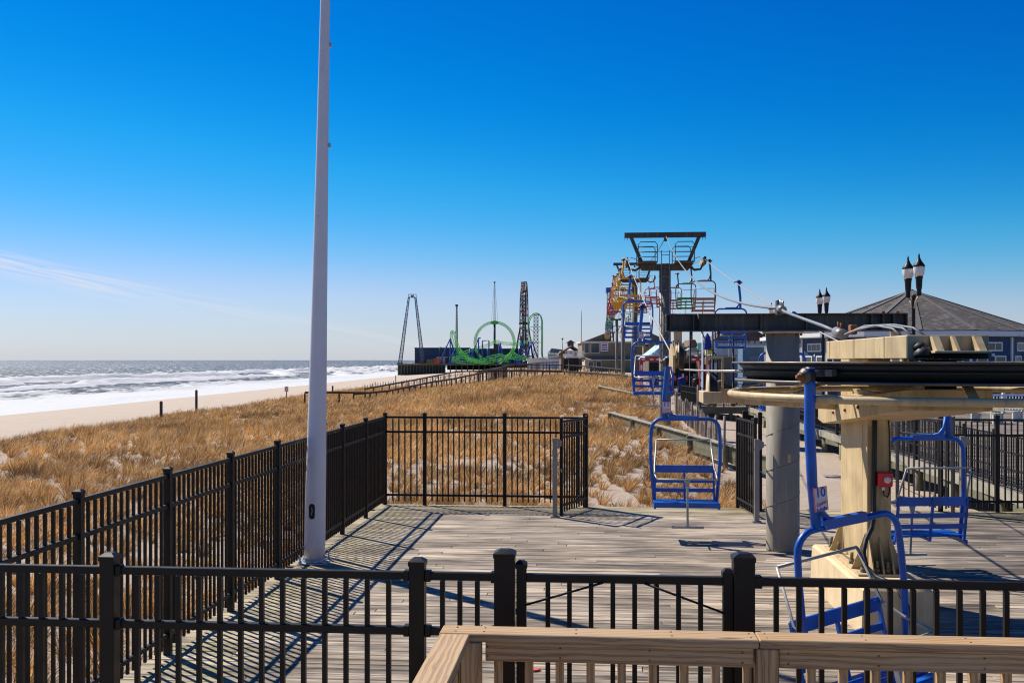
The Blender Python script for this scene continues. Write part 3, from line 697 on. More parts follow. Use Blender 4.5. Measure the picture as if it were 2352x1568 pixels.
# lower fence along the boardwalk edge: near stretch with separate pickets, far stretch beyond
def lowfence(label, Ya, Yb, n, joined):
    a = Vector((bx(Ya)+0.05, Ya, 0)); b = Vector((bx(Yb)+0.05, Yb, 0)); d = b-a; L = d.length/n
    f_ = thing('metal_fence', label, 'fence', a, math.atan2(d.y, d.x)); jb = MB() if joined else None
    for k in range(n+1):
        gpost('post', f_, k*L, 0.07, 1.22, 'black_iron')
        if k < n: panel(f_, k*L+0.036, (k+1)*L-0.036, h=1.16, mat='black_iron', rails=(1.14, 0.78, 0.42, 0.12), pk=0.022, joined=jb, gap=0.125, pz0=0.06)
    if joined: tag(jb.build('picket_row', 'black_iron', f_), kind='stuff')
lowfence('low black fence along the near stretch of the raised boardwalk edge at right', 18.6, 37.0, 10, False)
lowfence('low black fence along the far stretch of the boardwalk edge, behind the grey column', 37.2, 62.0, 10, True)
def cross_fence(label, x0, x1, Y, n, h=1.12):
    f_ = thing('metal_fence', label, 'fence', (x0, Y, -0.006), 0); jb = MB(); L = (x1-x0)/n
    for k in range(n+1): gpost('post', f_, k*L, 0.07, h+0.06, 'black_iron')
    for k in range(n): panel(f_, k*L+0.036, (k+1)*L-0.036, h=h, mat='black_iron', rails=(h-0.02, h*0.66, 0.12), pk=0.022, joined=jb, gap=0.13, pz0=0.06)
    tag(jb.build('picket_row', 'black_iron', f_), kind='stuff')
cross_fence('black fence round the nearer side platform behind the vertical sheave', 11.2, bx(59)-0.1, 59.06, 2)
cross_fence('black fence round the farther side platform left of the red posts', 13.35, bx(82)-0.1, 82.06, 2)

def line_fence(label, a, b, n, h=1.12):
    a, b = Vector(a), Vector(b); d = b-a; L = d.length/n
    f_ = thing('metal_fence', label, 'fence', a, math.atan2(d.y, d.x)); jb = MB()
    for k in range(n+1): gpost('post', f_, k*L, 0.07, h+0.06, 'black_iron')
    for k in range(n): panel(f_, k*L+0.036, (k+1)*L-0.036, h=h, mat='black_iron', rails=(h-0.02, h*0.66, 0.12), pk=0.022, joined=jb, gap=0.13, pz0=0.06)
    tag(jb.build('picket_row', 'black_iron', f_), kind='stuff')
line_fence('black fence along the open left side of the nearer side platform', (11.2, 59.15, -0.006), (11.2, 65.9, -0.006), 3)
line_fence('black fence along the open left side of the farther side platform', (13.35, 82.15, -0.006), (13.35, 91.8, -0.006), 4)
line_fence('black boardwalk edge fence between the two side platforms', (bx(66.2)+0.05, 66.2, -0.006), (bx(81.9)+0.05, 81.9, -0.006), 7)
line_fence('black boardwalk edge fence beyond the farther side platform', (bx(92.2)+0.05, 92.2, -0.006), (bx(130)+0.05, 130, -0.006), 14)
line_fence('black queue fence crossing the boardwalk in front of the stalls', (13.2, 69.0, -0.006), (19.5, 71.5, -0.006), 4)

# ================================================================== FOREGROUND WOODEN RAILING
CAPZ = 1.54
wr = thing('wooden_railing', 'new pine deck railing with square balusters, nearest to the camera at lower right', 'railing', (-0.32, 4.664, 0), -TH)
# local x = along the far run (right), y = away from camera; back edge of the cap at y=0
def wpart(name, c, size, mat='pine', bevel=0.004, rz=0.0, al=True):
    o = put(name, boxmesh(*size, mat, bevel, name), wr, c, rz); return o
TK = 0.038
wpart('cap_board', (1.43/2+0.0, -0.07, CAPZ-TK/2), (1.43, 0.14, TK))
wpart('cap_board', (1.434+1.6, -0.07, CAPZ-TK/2+0.001), (3.2, 0.14, TK))
wpart('cap_board', (0.072, -0.143-1.3, CAPZ-TK/2-0.001), (2.6, 0.138, TK), rz=R(90))
wpart('rail_board', (0.19+0.62, -0.105, CAPZ-TK-0.045), (1.20, 0.038, 0.088))
wpart('rail_board', (1.52+1.5, -0.105, CAPZ-TK-0.045), (3.0, 0.038, 0.088))
wpart('rail_board', (0.09, -0.23-1.1, CAPZ-TK-0.045), (2.2, 0.038, 0.088), rz=R(90))
wpart('rail_board', (0.19+0.62, -0.105, 0.16), (1.20, 0.038, 0.088)); wpart('rail_board', (1.52+1.5, -0.105, 0.16), (3.0, 0.038, 0.088))
def vpost(x, y, w_=0.089, nm='post', h=CAPZ-TK, z0=0.0):
    me = boxmesh(h, w_, w_, 'pine', 0.004, nm); o = put(nm, me, wr, (x, y, z0+h/2)); o.rotation_euler = (0, R(-90), 0); return o
vpost(0.145, -0.105); vpost(0.052, -0.105, 0.07); vpost(1.468, -0.098, 0.094); vpost(3.1, -0.0985, 0.09)
k = 0; x = 0.265
while x < 4.4:
    if abs(x-1.468) > 0.07: vpost(x, -0.066, 0.038, 'baluster', CAPZ-TK-0.003-0.12, 0.12)
    x += 0.1405
for k in range(14): vpost(0.052, -0.33-k*0.141, 0.038, 'baluster', CAPZ-TK-0.12-0.003, 0.12)
vpost(0.085, -2.4)

for x in (0.22, 0.55, 0.95, 1.36, 1.56, 1.95, 2.4, 2.85):
    for z in (-0.022, 0.022): MB().lathe([(0.0045, 0.0), (0.0045, 0.0025), (0.0, 0.0025)], (x, -0.124, CAPZ-TK-0.045+z), 8, Matrix.Rotation(R(90), 3, 'X')).build('screw', 'rust', wr)
for x in (0.07, 0.20, 0.62, 1.05, 1.40, 1.47, 1.9, 2.35, 2.8):
    for y in (-0.035, -0.10): MB().lathe([(0.005, CAPZ-0.001), (0.005, CAPZ+0.0022), (0.0, CAPZ+0.0022)], (x, y, 0), 8).build('screw', 'rust', wr)

# ================================================================== FLAGPOLE
FP = at(722, 1290, 13.70); FP.z = 0
fpz = thing('flagpole', 'tall tapering white metal flagpole bolted to the deck beside the left fence', 'flagpole', FP)
lean = 25/1290.0
pr = [(0.147, 0.03), (0.143, 0.3), (0.137, 1.2), (0.105, 3.6), (0.082, 5.8), (0.066, 7.7), (0.045, 10.0), (0.038, 11.0)]
m_ = MB(); m_.lathe(pr, n=28); m_.lathe([(0.0, 11.0), (0.07, 11.03), (0.09, 11.1), (0.06, 11.17), (0.0, 11.19)], n=16)
for i, q in enumerate(m_.v): m_.v[i] = Vector((q.x+lean*q.z, q.y, q.z))
m_.build('shaft', 'pole_white', fpz)
MB().lathe([(0.165, 0.012), (0.165, 0.03), (0.150, 0.055), (0.147, 0.06)], n=28).build('base_collar', 'galv', fpz)
MB().box((0, 0, 0.006), (0.40, 0.40, 0.014)).build('base_plate', 'galv', fpz, 0.003)
for sx_ in (-1, 1):
    for sy_ in (-1, 1):
        MB().cyl((sx_*0.165, sy_*0.165, 0.0), (sx_*0.165, sy_*0.165, 0.13), 0.012, 8).lathe([(0.026, 0.014), (0.026, 0.045)], (sx_*0.165, sy_*0.165, 0), 6).build('anchor_bolt', 'galv', fpz)
# hand hole on the camera side
hh = MB(); pts = [(0.045*math.cos(a)*0.9, (0.06 if math.sin(a) >= 0 else -0.06)+0.045*math.sin(a)) for a in [2*math.pi*q/20 for q in range(20)]]
zc_ = EYE-(1174-826)/F*13.56
hh.prism(pts, (lean*zc_-0.02, -0.1415, zc_), (1, 0, 0), (0, 0, 1), (0, 0.02, 0)); hh.build('hand_hole', 'dark_void', fpz)
MB().tube([(lean*zc_-0.03, -0.143, zc_-0.05), (lean*zc_-0.015, -0.146, zc_), (lean*zc_-0.022, -0.143, zc_+0.06)], 0.004, 5).build('cable_end', 'galv', fpz)
for py_ in (98, 330):
    z = EYE-(py_-826)/F*13.6; r_ = np.interp(z, [q[1] for q in pr], [q[0] for q in pr])
    MB().box((lean*z+r_+0.012, 0, z), (0.04, 0.03, 0.06)).build('cleat', 'galv', fpz, 0.004)
# litter on the deck
q = at(1230, 1540, 8.9); q.z = 0.004
lp = MB(); lp.prism([(-0.04, -0.012), (-0.01, -0.022), (0.028, 0.0), (0.05, 0.035), (0.03, 0.045), (0.006, 0.022), (-0.03, 0.012)], (0, 0, 0), (1, 0, 0), (0, 1, 0.0), (0, 0, 0.012))
tag(lp.build('litter_scrap', 'litter_red', None, loc=q), 'small bright red plastic scrap lying on the deck boards', 'litter')
# ================================================================== CHAIR LIFT
LA = math.atan(0.0895)              # bearing of the lift line
LU = Vector((math.sin(LA), math.cos(LA), 0)); LV = Vector((math.cos(LA), -math.sin(LA), 0))
W = Vector((3.78, 8.78, 0))         # bullwheel centre, on the deck
# ---- drive pedestal with bullwheel (local x across, y along the line, away)
pd = thing('lift_pedestal', 'tan steel pedestal on a concrete block, carrying the big horizontal bullwheel', 'lift station', W, -LA)
y0, y1 = 1.95, 3.16
# concrete block with chipped, slightly tapered sides
cbk = MB(); bxs = [(-0.36, 1.20), (0.33, 1.20), (0.33, 3.62), (-0.36, 3.62)]
b = len(cbk.v)
for z, gw in ((0.0, 0.02), (0.46, 0.0), (0.49, -0.03)):
    for (x, y) in bxs: cbk.v.append(Vector((x+(gw if x > 0 else -gw), y+(gw if y > 2 else -gw), z)))
for L_ in range(2):
    for i in range(4):
        j = (i+1) % 4; cbk.f.append((b+L_*4+i, b+L_*4+j, b+L_*4+4+j, b+L_*4+4+i)); cbk.sm.append(False)
cbk.f.append((b+8, b+9, b+10, b+11)); cbk.sm.append(False)
cbk.build('footing_block', 'concrete_tan', pd)
BZ = 0.49
MB().box((-0.01, (y0+y1)/2, BZ+0.012), (0.52, y1-y0+0.42, 0.024)).build('base_plate', 'tan_dirty', pd, 0.003)
# column: welded box with projecting edges and a recessed seam
col_ = MB(); col_.box((0, (y0+y1)/2, (BZ+2.80)/2+0.012), (0.24, y1-y0, 2.80-BZ-0.024))
col_.build('column', 'tan_paint', pd, 0.006)
MB().box((0, y0+0.10, (BZ+2.1)/2), (0.252, 0.20, 2.1-BZ-0.05)).build('column_flange', 'tan_paint', pd, 0.005)
MB().box((0, y0+0.208, (BZ+2.1)/2), (0.2535, 0.006, 2.1-BZ-0.06)).build('column_seam', 'tan_dirty', pd)
# stiffeners and anchor bolts at the base
for x in (-0.105, 0.0, 0.105):
    MB().prism([(0, 0), (-0.20, 0), (-0.16, 0.10), (0, 0.36)], (x-0.007, y0, BZ+0.024), (0, 1, 0), (0, 0, 1), (0.014, 0, 0)).build('stiffener', 'tan_paint', pd)
for yy in (y0+0.08, y1-0.08):
    for sx_ in (-1, 1):
        MB().prism([(0, 0), (0.15, 0), (0.12, 0.06), (0, 0.40)], (sx_*0.126, yy-0.007, BZ+0.024), (sx_, 0, 0), (0, 0, 1), (0, 0.014, 0)).build('stiffener', 'tan_paint', pd)
for x, y in ((-0.055, y0-0.13), (0.055, y0-0.13), (-0.19, y0-0.10), (0.19, y0-0.10), (-0.20, y0+0.35), (-0.20, y1-0.25), (-0.2, y1+0.12), (0.2, y1+0.12)):
    MB().lathe([(0.034, 0.024), (0.034, 0.072)], (x, y, BZ), 6).lathe([(0.018, 0.072), (0.018, 0.15), (0.0, 0.151)], (x, y, BZ), 10).build('anchor_bolt', 'mossy_timber', pd)
# lower yoke arm: tapers up towards the camera end
arm = MB(); prof = [(-0.28, 2.345), (-0.28, 2.53), (0.6, 2.47), (y1+0.10, 2.28), (y1+0.22, 2.22), (y1+0.22, 2.05), (y1-0.05, 2.02)]
arm.prism(prof, (-0.34, 0, 0), (0, 1, 0), (0, 0, 1), (0.68, 0, 0)); arm.build('yoke_arm', 'tan_paint', pd, 0.008)
# top box
MB().box((-0.035, 1.24, 2.89), (0.68, 3.05, 0.205)).build('top_box', 'tan_paint', pd, 0.008)
# greasy bracket with three slanted ribs on the end of the box
MB().box((0.02, -0.40, 2.845), (0.46, 0.21, 0.02)).build('bracket_shelf', 'tan_dirty', pd, 0.003)
for x in (-0.185, -0.02, 0.16):
    MB().prism([(0, 0.125), (-0.055, 0.125), (-0.19, 0.0), (0, 0.0)], (x, -0.287, 2.856), (0, 1, 0), (0, 0, 1), (0.026 if x == -0.02 else 0.06, 0, 0)).build('bracket_rib', 'tan_paint', pd)
MB().lathe([(0.0, -0.02), (0.055, -0.02), (0.06, 0.02), (0.03, 0.05), (0.0, 0.05)], (-0.27, -0.31, 2.88), 12).lathe([(0.075, 0.0), (0.085, 0.03), (0.05, 0.09), (0, 0.09)], (-0.25, -0.33, 2.80), 12).build('grease_cup', 'rubber', pd)
MB().box((0.07, -0.30, 2.815), (0.44, 0.03, 0.055)).build('bearing_slot', 'dark_void', pd)
for k in range(5):
    for s_ in (-1, 1): MB().lathe([(0.017, 0), (0.017, 0.018), (0, 0.018)], (s_*0.342, 0.35+k*0.55, 2.40-0.055*k), 6, Matrix.Rotation(R(90*s_), 3, 'Y')).build('arm_bolt', 'rust', pd)
for k in range(6): MB().lathe([(0.015, 0), (0.015, 0.016), (0, 0.016)], (-0.30+0.106*k, -0.2865, 2.80), 6, Matrix.Rotation(R(90), 3, 'X')).build('box_bolt', 'rust', pd)
MB().box((0, y0+0.45, 2.205), (0.30, 0.5, 0.02)).build('arm_seat_plate', 'tan_dirty', pd, 0.003)
for y in (0.4, 1.5, 2.6): MB().box((-0.377, y, 2.89), (0.006, 0.02, 0.20)).build('weld_bead', 'tan_dirty', pd)
# bullwheel
wh = MB().lathe([(0.13, 2.40), (0.13, 2.77), (0.20, 2.775), (0.20, 2.785), (0.0, 2.785)], n=24).build('bullwheel', 'rim_steel', pd)
wh['label'] = 'big horizontal steel wheel with a dark rope groove'
rim = MB(); rim.lathe([(1.50, 2.748), (1.80, 2.748), (1.80, 2.764), (1.50, 2.764), (1.50, 2.748)], n=96); rim.build('top_flange', 'rim_steel', wh)
MB().lathe([(1.66, 2.615), (1.70, 2.66), (1.70, 2.70), (1.74, 2.747), (1.60, 2.747), (1.60, 2.615), (1.66, 2.615)], n=96).build('groove_liner', 'rubber', wh)
MB().lathe([(1.50, 2.590), (1.775, 2.590), (1.775, 2.612), (1.50, 2.612), (1.50, 2.590)], n=96).build('bottom_flange', 'rim_steel', wh)
for k in range(8):
    a = 2*math.pi*k/8+0.25; c_, s_ = math.cos(a), math.sin(a)
    MB().bar((0.15*c_, 0.15*s_, 2.67), (1.62*c_, 1.62*s_, 2.67), 0.10, 0.12).build('spoke', 'rim_steel', wh)
# guide ring with struts
RG = 1.81
ring_pts = [(RG*math.cos(2*math.pi*k/96), RG*math.sin(2*math.pi*k/96), 2.477) for k in range(96)]
gr = MB().tube(ring_pts, 0.032, 12, closed=True).build('guide_ring', 'tan_paint', pd)
for k in range(8):
    a = 2*math.pi*k/8+R(22+12); c_, s_ = math.cos(a), math.sin(a)
    MB().bar((1.79*c_, 1.79*s_, 2.49), (1.40*c_, 1.40*s_, 2.60), 0.075, 0.012).build('ring_strut', 'tan_dirty', pd)
for a in (R(150), R(200), R(100)):
    c_, s_ = math.cos(a), math.sin(a)
    MB().bar((1.77*c_, 1.77*s_, 2.45), (0.34*c_, 0.30*s_+0.4, 2.40), 0.05, 0.05).build('ring_strut', 'tan_dirty', pd)
# emergency stop, cables, clamp
es = MB().box((0.045, y0-0.045, 1.50), (0.155, 0.085, 0.155)).build('stop_box', 'red_box', pd, 0.012); es['label'] = 'red emergency stop box with a white push button'
q_ = MB().lathe([(0.036, 0), (0.036, 0.02), (0.028, 0.03), (0, 0.031)], (0.06, y0-0.087, 1.50), 16, Matrix.Rotation(R(90), 3, 'X')); q_.build('push_button', 'pink_oval', es)
MB().lathe([(0.016, 0), (0.016, 0.04)], (0.03, y0-0.045, 1.385), 10).build('cable_gland', 'white_paint', es)
MB().tube([(-0.05, y0-0.02, 2.30), (-0.052, y0-0.022, 1.9), (-0.06, y0-0.022, 1.45), (-0.062, y0-0.024, 1.10), (-0.09, y0-0.05, 0.98), (-0.17, y0-0.12, 0.86), (-0.215, y0-0.20, 0.74), (-0.20, y0-0.26, 0.60), (-0.14, y0-0.42, 0.53), (-0.02, y0-0.70, 0.515), (0.06, y0-0.85, 0.30), (0.10, y0-0.87, 0.06)], 0.026, 8).build('power_cable', 'rubber', pd)
MB().tube([(0.03, y0-0.045, 1.385), (0.04, y0-0.05, 1.33), (0.075, y0-0.04, 1.31), (0.105, y0-0.02, 1.36), (0.112, y0-0.012, 1.6), (0.105, y0-0.012, 2.0), (0.085, y0-0.012, 2.28)], 0.008, 6).build('control_cable', 'rubber', pd)
MB().box((-0.045, y0-0.03, 1.12), (0.10, 0.07, 0.05)).build('cable_clamp', 'tan_dirty', pd, 0.004)
# outrigger carrying the entry sheave on the incoming side
def sheave(parent, c, r_=0.19, wd_=0.075, n=22, name='sheave'):
    m_ = Matrix.Rotation(R(90), 3, 'Y')
    s_ = MB().lathe([(r_*0.86, -wd_/2), (r_, -wd_/2), (r_, -wd_/2+0.012), (r_*0.9, 0), (r_, wd_/2-0.012), (r_, wd_/2), (r_*0.86, wd_/2)], c, n, m_).build(name, 'rubber', parent)
    MB().lathe([(0.0, -wd_/2-0.004), (r_*0.84, -wd_/2-0.004), (r_*0.84, wd_/2+0.004), (0, wd_/2+0.004)], c, n, m_).build('sheave_disc', 'tan_dirty', s_)
    return s_
ex, ey = -1.76, 2.12
sheave(pd, (ex, ey, 2.455), 0.205, 0.085)
MB().box((ex-0.02, ey-0.02, 2.37), (0.20, 0.50, 0.13)).build('sheave_bracket', 'tan_dirty', pd, 0.006)
MB().bar((ex+0.08, ey+0.10, 2.38), (-0.36, y0+0.5, 2.30), 0.12, 0.16).build('outrigger', 'tan_dirty', pd, 0.006)
MB().bar((ex+0.15, ey+0.25, 2.42), (ex+0.15, ey+0.25, 2.80), 0.022, 0.022).build('switch_post', 'tan_paint', pd, 0.003)
MB().box((ex+0.06, ey+0.25, 2.805), (0.21, 0.03, 0.028)).build('switch_arm', 'tan_paint', pd, 0.003)
MB().box((ex-0.03, ey+0.25, 2.765), (0.035, 0.05, 0.08)).build('switch_box', 'tan_dirty', pd, 0.004)

# ---- portal: thick grey column with a dark beam across, hold-down sheaves under its ends
PC = Vector((3.97, 14.60, 0))
po = thing('lift_portal', 'thick grey steel column with a dark beam across its top, beside the pedestal', 'lift tower', PC, -LA)
MB().lathe([(0.242, 0.0), (0.239, 0.02), (0.239, 3.17)], n=40).build('column', 'column_grey', po)
MB().tube([(0.2405*math.cos(a), 0.2405*math.sin(a), 0.35+0.42*a/math.pi*0.62) for a in [k*0.16-1.0 for k in range(150)] if 0.35+0.42*a/math.pi*0.62 < 3.15], 0.0028, 4).build('weld_seam', 'beam_dark', po)
MB().lathe([(0.29, 3.165), (0.29, 3.195)], n=32).build('head_plate', 'tan_dirty', po)
for a in range(8): MB().lathe([(0.018, 3.135), (0.018, 3.165)], (0.265*math.cos(a*0.785), 0.265*math.sin(a*0.785), 0), 6).build('bolt', 'rust', po)
MB().lathe([(0.012, 0), (0.012, 0.02)], (0.05, -0.24, 1.33), 6, Matrix.Rotation(R(90), 3, 'X')).box((0.05, -0.245, 1.36), (0.05, 0.012, 0.12)).build('small_plate', 'tan_dirty', po)
bz0, bz1 = 3.197, 3.455; xl, xr = -1.70, 1.74
be = MB(); be.box(((xl+xr)/2, 0, (bz0+bz1)/2), (xr-xl, 0.014, bz1-bz0-0.03)); be.box(((xl+xr)/2, 0, bz1-0.009), (xr-xl, 0.26, 0.018)); be.box(((xl+xr)/2, 0, bz0+0.009), (xr-xl, 0.26, 0.018))
bm_ = be.build('beam', 'beam_dark', po)
for x in (xl+0.007, xl+0.06, -1.30, -1.22, -0.33, 0.32, 1.24, 1.40, 1.55, xr-0.007):
    MB().box((x, -0.066, (bz0+bz1)/2), (0.016, 0.118, bz1-bz0-0.038)).build('web_stiffener', 'beam_dark', bm_)
for x in (1.40, 1.60): MB().box((x, -0.10, bz1+0.012), (0.04, 0.06, 0.03)).build('clip_bolt', 'rust', bm_)
def train(parent, xc, yc, ztop, ntrain, zw, side, name='sheave_train', n=4, r_=0.185):
    t_ = MB()
    t_.box((xc-0.07, yc, zw+0.02), (0.02, 1.5, 0.11)); t_.box((xc+0.07, yc, zw+0.02), (0.02, 1.5, 0.11))
    o = t_.build(name, 'tan_dirty', parent, 0.004)
    for k in range(n): sheave(o, (xc, yc-0.6+k*1.2/(n-1), zw), r_)
    MB().box((xc, yc, (ztop+zw)/2+0.03), (0.11, 0.20, ztop-zw-0.06)).build('hanger_plate', 'tan_dirty', o, 0.004)
    MB().prism([(-0.5, -0.16), (-0.35, 0.22), (-0.15, 0.05), (0.1, 0.18), (0.3, 0.06), (0.5, -0.16)], (xc-0.105, yc-0.1, zw), (0, 1, 0), (0, 0, 1), (0.018, 0, 0)).build('guide_plate', 'tan_paint', o)
    MB().prism([(-0.72, -0.24), (-0.72, 0.0), (-0.5, 0.12), (-0.4, -0.1)], (xc-0.12, yc, zw), (0, 1, 0), (0, 0, 1), (0.03, 0, 0)).build('cable_catcher', 'tan_paint', o)
    return o
ZR0 = 2.64
train(po, xl+0.18, 0.05, bz0, 4, ZR0+0.20, -1); train(po, xr-0.12, 0.05, bz0, 4, ZR0+0.20, 1)
MB().tube([(-1.24, -0.15, bz1), (-1.22, -0.17, bz0+0.05), (-1.1, -0.17, bz0-0.2), (-0.9, -0.12, bz0-0.45), (-0.8, 0.0, bz0-0.7)], 0.009, 6).build('signal_wire', 'rubber', po)
for x in (-1.32, -0.92): MB().tube([(x, 0.05, bz0), (x, 0.05, bz0-0.12)], 0.02, 8).build('hanger_bolt', 'beam_dark', po)

# ---- towers
TOW = [(46.0, 7.2), (88.0, 9.9), (134.0, 10.8), (188.0, 10.5), (243.0, 9.6)]
def cl(Y): return 2.95+0.0895*Y
def tower(Y, zs, label, simple):
    X = cl(Y); g_ = float(ground(X, Y)); t_ = thing('lift_tower', label, 'lift tower', (X, Y, g_-0.3), -LA, 'towers of the chair lift')
    h = zs-g_+0.3
    MB().lathe([(0.30, 0), (0.275, 0.6), (0.265, h-0.28)], n=24).build('column', 'tower_grey', t_)
    ca = MB(); ca.prism([(-1.30, 0.0), (-1.05, -0.30), (1.05, -0.30), (1.30, 0.0)], (0, -0.17, h), (1, 0, 0), (0, 0, 1), (0, 0.34, 0)); ca.build('crossarm', 'tower_dark', t_, 0.01)
    top = MB(); top.box((0, -0.10, h+1.33), (3.72, 0.06, 0.20)); top.box((0, 0.10, h+1.33), (3.72, 0.06, 0.20)); top.box((0, 0, h+1.44), (3.72, 0.30, 0.02)); top.build('lifting_beam', 'tower_dark', t_)
    for s_ in (-1, 1):
        MB().bar((s_*1.02, 0, h-0.05), (s_*1.55, 0, h+1.24), 0.16, 0.12, (0, 1, 0)).build('gantry_leg', 'tower_dark', t_)
        for x in (s_*1.72, s_*1.84): MB().box((x, 0, h+1.18), (0.02, 0.05, 0.14)).build('hook_plate', 'tower_dark', t_)
        # sheave support
        MB().tube([(s_*1.10, 0, h-0.12), (s_*1.35, 0, h-0.28), (s_*1.62, 0, h-0.24), (s_*1.70, 0, h-0.02)], 0.06, 8).build('sheave_support', 'tower_dark', t_)
        st = MB(); st.box((s_*1.68, 0, h+0.06), (0.03, 1.9, 0.10)); st.box((s_*1.82, 0, h+0.06), (0.03, 1.9, 0.10)); so = st.build('sheave_train', 'tan_dirty', t_)
        for k in range(4): sheave(so, (s_*1.75, -0.75+0.5*k, h+0.08), 0.19, 0.08, 16)
        MB().tube([(s_*1.15, 0, h+0.05), (s_*1.35, 0, h+0.25), (s_*1.60, 0, h+0.32)], 0.015, 5).build('catcher_rod', 'tower_dark', t_)
        # catwalk with hoop rails
        MB().box((s_*0.83, 0, h+0.02), (0.86, 1.9, 0.05)).build('catwalk', 'tower_dark', t_)
        for yy in (-0.95, 0.95):
            x0_, x1_ = s_*0.40, s_*1.26
            MB().tube([(x0_, yy, h), (x0_, yy, h+0.80), (x0_+s_*0.10, yy, h+0.92), (x1_-s_*0.10, yy, h+0.92), (x1_, yy, h+0.80), (x1_, yy, h)], 0.022, 6).build('hoop_rail', 'tower_dark', t_)
            for z in (0.24, 0.45, 0.68): MB().tube([(x0_, yy, h+z), (x1_, yy, h+z)], 0.013, 5).build('guard_rail', 'tower_dark', t_)
    MB().tube([(-0.4, 0.95, h+0.68), (0.4, 0.95, h+0.68)], 0.014, 5).build('guard_rail', 'tower_dark', t_)
    # ladder on the camera side
    ld = MB(); ld.bar((-0.18, -0.34, 1.6), (-0.18, -0.34, h+0.60), 0.035, 0.035, (0, 1, 0)); ld.bar((0.18, -0.34, 1.6), (0.18, -0.34, h+0.60), 0.035, 0.035, (0, 1, 0))
    lo = ld.build('ladder', 'tower_grey', t_)
    nr = 0; z = 1.9
    while z < h+0.5:
        MB().tube([(-0.18, -0.34, z), (0.18, -0.34, z)], 0.016, 5).build('rung', 'tower_grey', lo); z += 0.40 if not simple else 0.8
    for z in (2.4, h*0.5, h-0.6): MB().box((0, -0.30, z), (0.36, 0.07, 0.04)).build('ladder_bracket', 'tower_grey', t_)
    MB().lathe([(0.0, 0.0), (0.07, 0.02), (0.09, 0.12), (0.03, 0.2), (0.0, 0.2)], (0.02, -0.15, h+1.02), 10).build('cable_pulley', 'tower_dark', t_)
    return t_
tower(*TOW[0], 'nearest lift tower, a grey ladder column with a trapezoid gantry and catwalk', False)
tower(*TOW[1], 'second lift tower from the camera, seen just left behind the nearest one', False)
for k, lab in ((2, 'third lift tower from the camera, mostly hidden behind hanging chairs'), (3, 'fourth lift tower from the camera, a thin grey column among far chairs'), (4, 'fifth and farthest lift tower, thinnest grey column in the row')):
    tower(*TOW[k], lab, True)

# ---- haul rope
HALF = 1.75
RZ = [(8.78, 2.68), (14.6, ZR0)] + [(y, z+0.30) for y, z in TOW] + [(330, 7.6), (350, 6.5)]
def rope_z(Y):
    ys_ = [q[0] for q in RZ]
    for i in range(len(RZ)-1):
        if ys_[i] <= Y <= ys_[i+1]:
            f_ = (Y-ys_[i])/(ys_[i+1]-ys_[i]); sag = (ys_[i+1]-ys_[i])**2*0.00022
            return RZ[i][1]*(1-f_)+RZ[i+1][1]*f_-4*sag*f_*(1-f_)
    return RZ[-1][1]
RX = [[(8.78, -1), (14.6, -1)], [(8.78, 1), (14.6, 1)]]
def rope_x(Y, side):
    near_x = {-1: [(8.78, W.x-1.745), (14.6, PC.x+xl+0.20)], 1: [(8.78, W.x+1.745), (14.6, PC.x+xr-0.10)]}[side]
    pts_ = near_x+[(46.0, cl(46)+side*1.75), (400, cl(400)+side*1.75)]
    return float(np.interp(Y, [q[0] for q in pts_], [q[1] for q in pts_]))
hr = thing('haul_rope', 'steel haul rope running from the bullwheel up over the towers and back', 'rope', (0, 0, 0))
for side, nm in ((-1, 'incoming_rope'), (1, 'outgoing_rope')):
    Ys = [8.78, 10.5, 12.5, 14.0, 14.6, 15.2]+list(np.linspace(17, 46, 14))+list(np.linspace(50, 345, 60))
    MB().tube([(rope_x(Y, side), Y, rope_z(Y)) for Y in Ys], 0.0145, 6).build('rope', 'rope_steel', hr)
MB().tube([(W.x+1.72*math.cos(a), W.y+1.72*math.sin(a), 2.68) for a in np.linspace(R(175), R(365), 48)], 0.0145, 6).build('rope', 'rubber', hr)
# ---- communication cable bundle from the tower head to the pedestal
cc = thing('cable_bundle', 'thick grey cable sagging from the nearest tower top down to the tan pedestal box', 'cable', (0, 0, 0))
A = Vector((cl(46)+0.02, 45.8, TOW[0][1]+1.25)); B = at(1792, 708, 14.2); C_ = at(1925, 763, 11.2); D_ = Vector((3.70, 9.3, 3.02))
pts = []
for k in range(25):
    f_ = k/24; q = A.lerp(B, f_); q.z -= 4*0.75*f_*(1-f_); pts.append(q)
MB().tube(pts, [0.018+0.005*k/24 for k in range(25)], 8).build('cable', 'conduit_grey', cc)
q2 = at(1803, 716, 13.8)
MB().tube([B, q2, at(1840, 730, 13.0), at(1890, 748, 11.8), C_], 0.021, 8).build('cable', 'conduit_grey', cc)
def turn(a, b, r_, nm, mat, n=14): return MB().cyl(a, b, r_, n).build(nm, mat, cc)
d_ = (C_-B).normalized()
turn(B-d_*0.02, B+d_*0.20, 0.052, 'splice_sleeve', 'post_grey'); turn(C_-d_*0.05, C_+d_*0.22, 0.060, 'splice_sleeve', 'post_grey')
for q, o_ in ((B, 0.02), (B, 0.10), (B, 0.18), (C_, 0.02), (C_, 0.14)): MB().lathe([(0.016, 0), (0.016, 0.07)], q+d_*o_+Vector((0, 0, 0.05)), 6).build('clamp_bolt', 'rust' if q is C_ else 'galv', cc)
MB().box(B-d_*0.10, (0.07, 0.10, 0.22)).build('clamp', 'beam_dark', cc, 0.006)
MB().box(C_+d_*0.20+Vector((0.09, -0.05, 0.05)), (0.07, 0.11, 0.11)).build('clamp', 'rust', cc, 0.01)
e0 = C_+d_*0.24
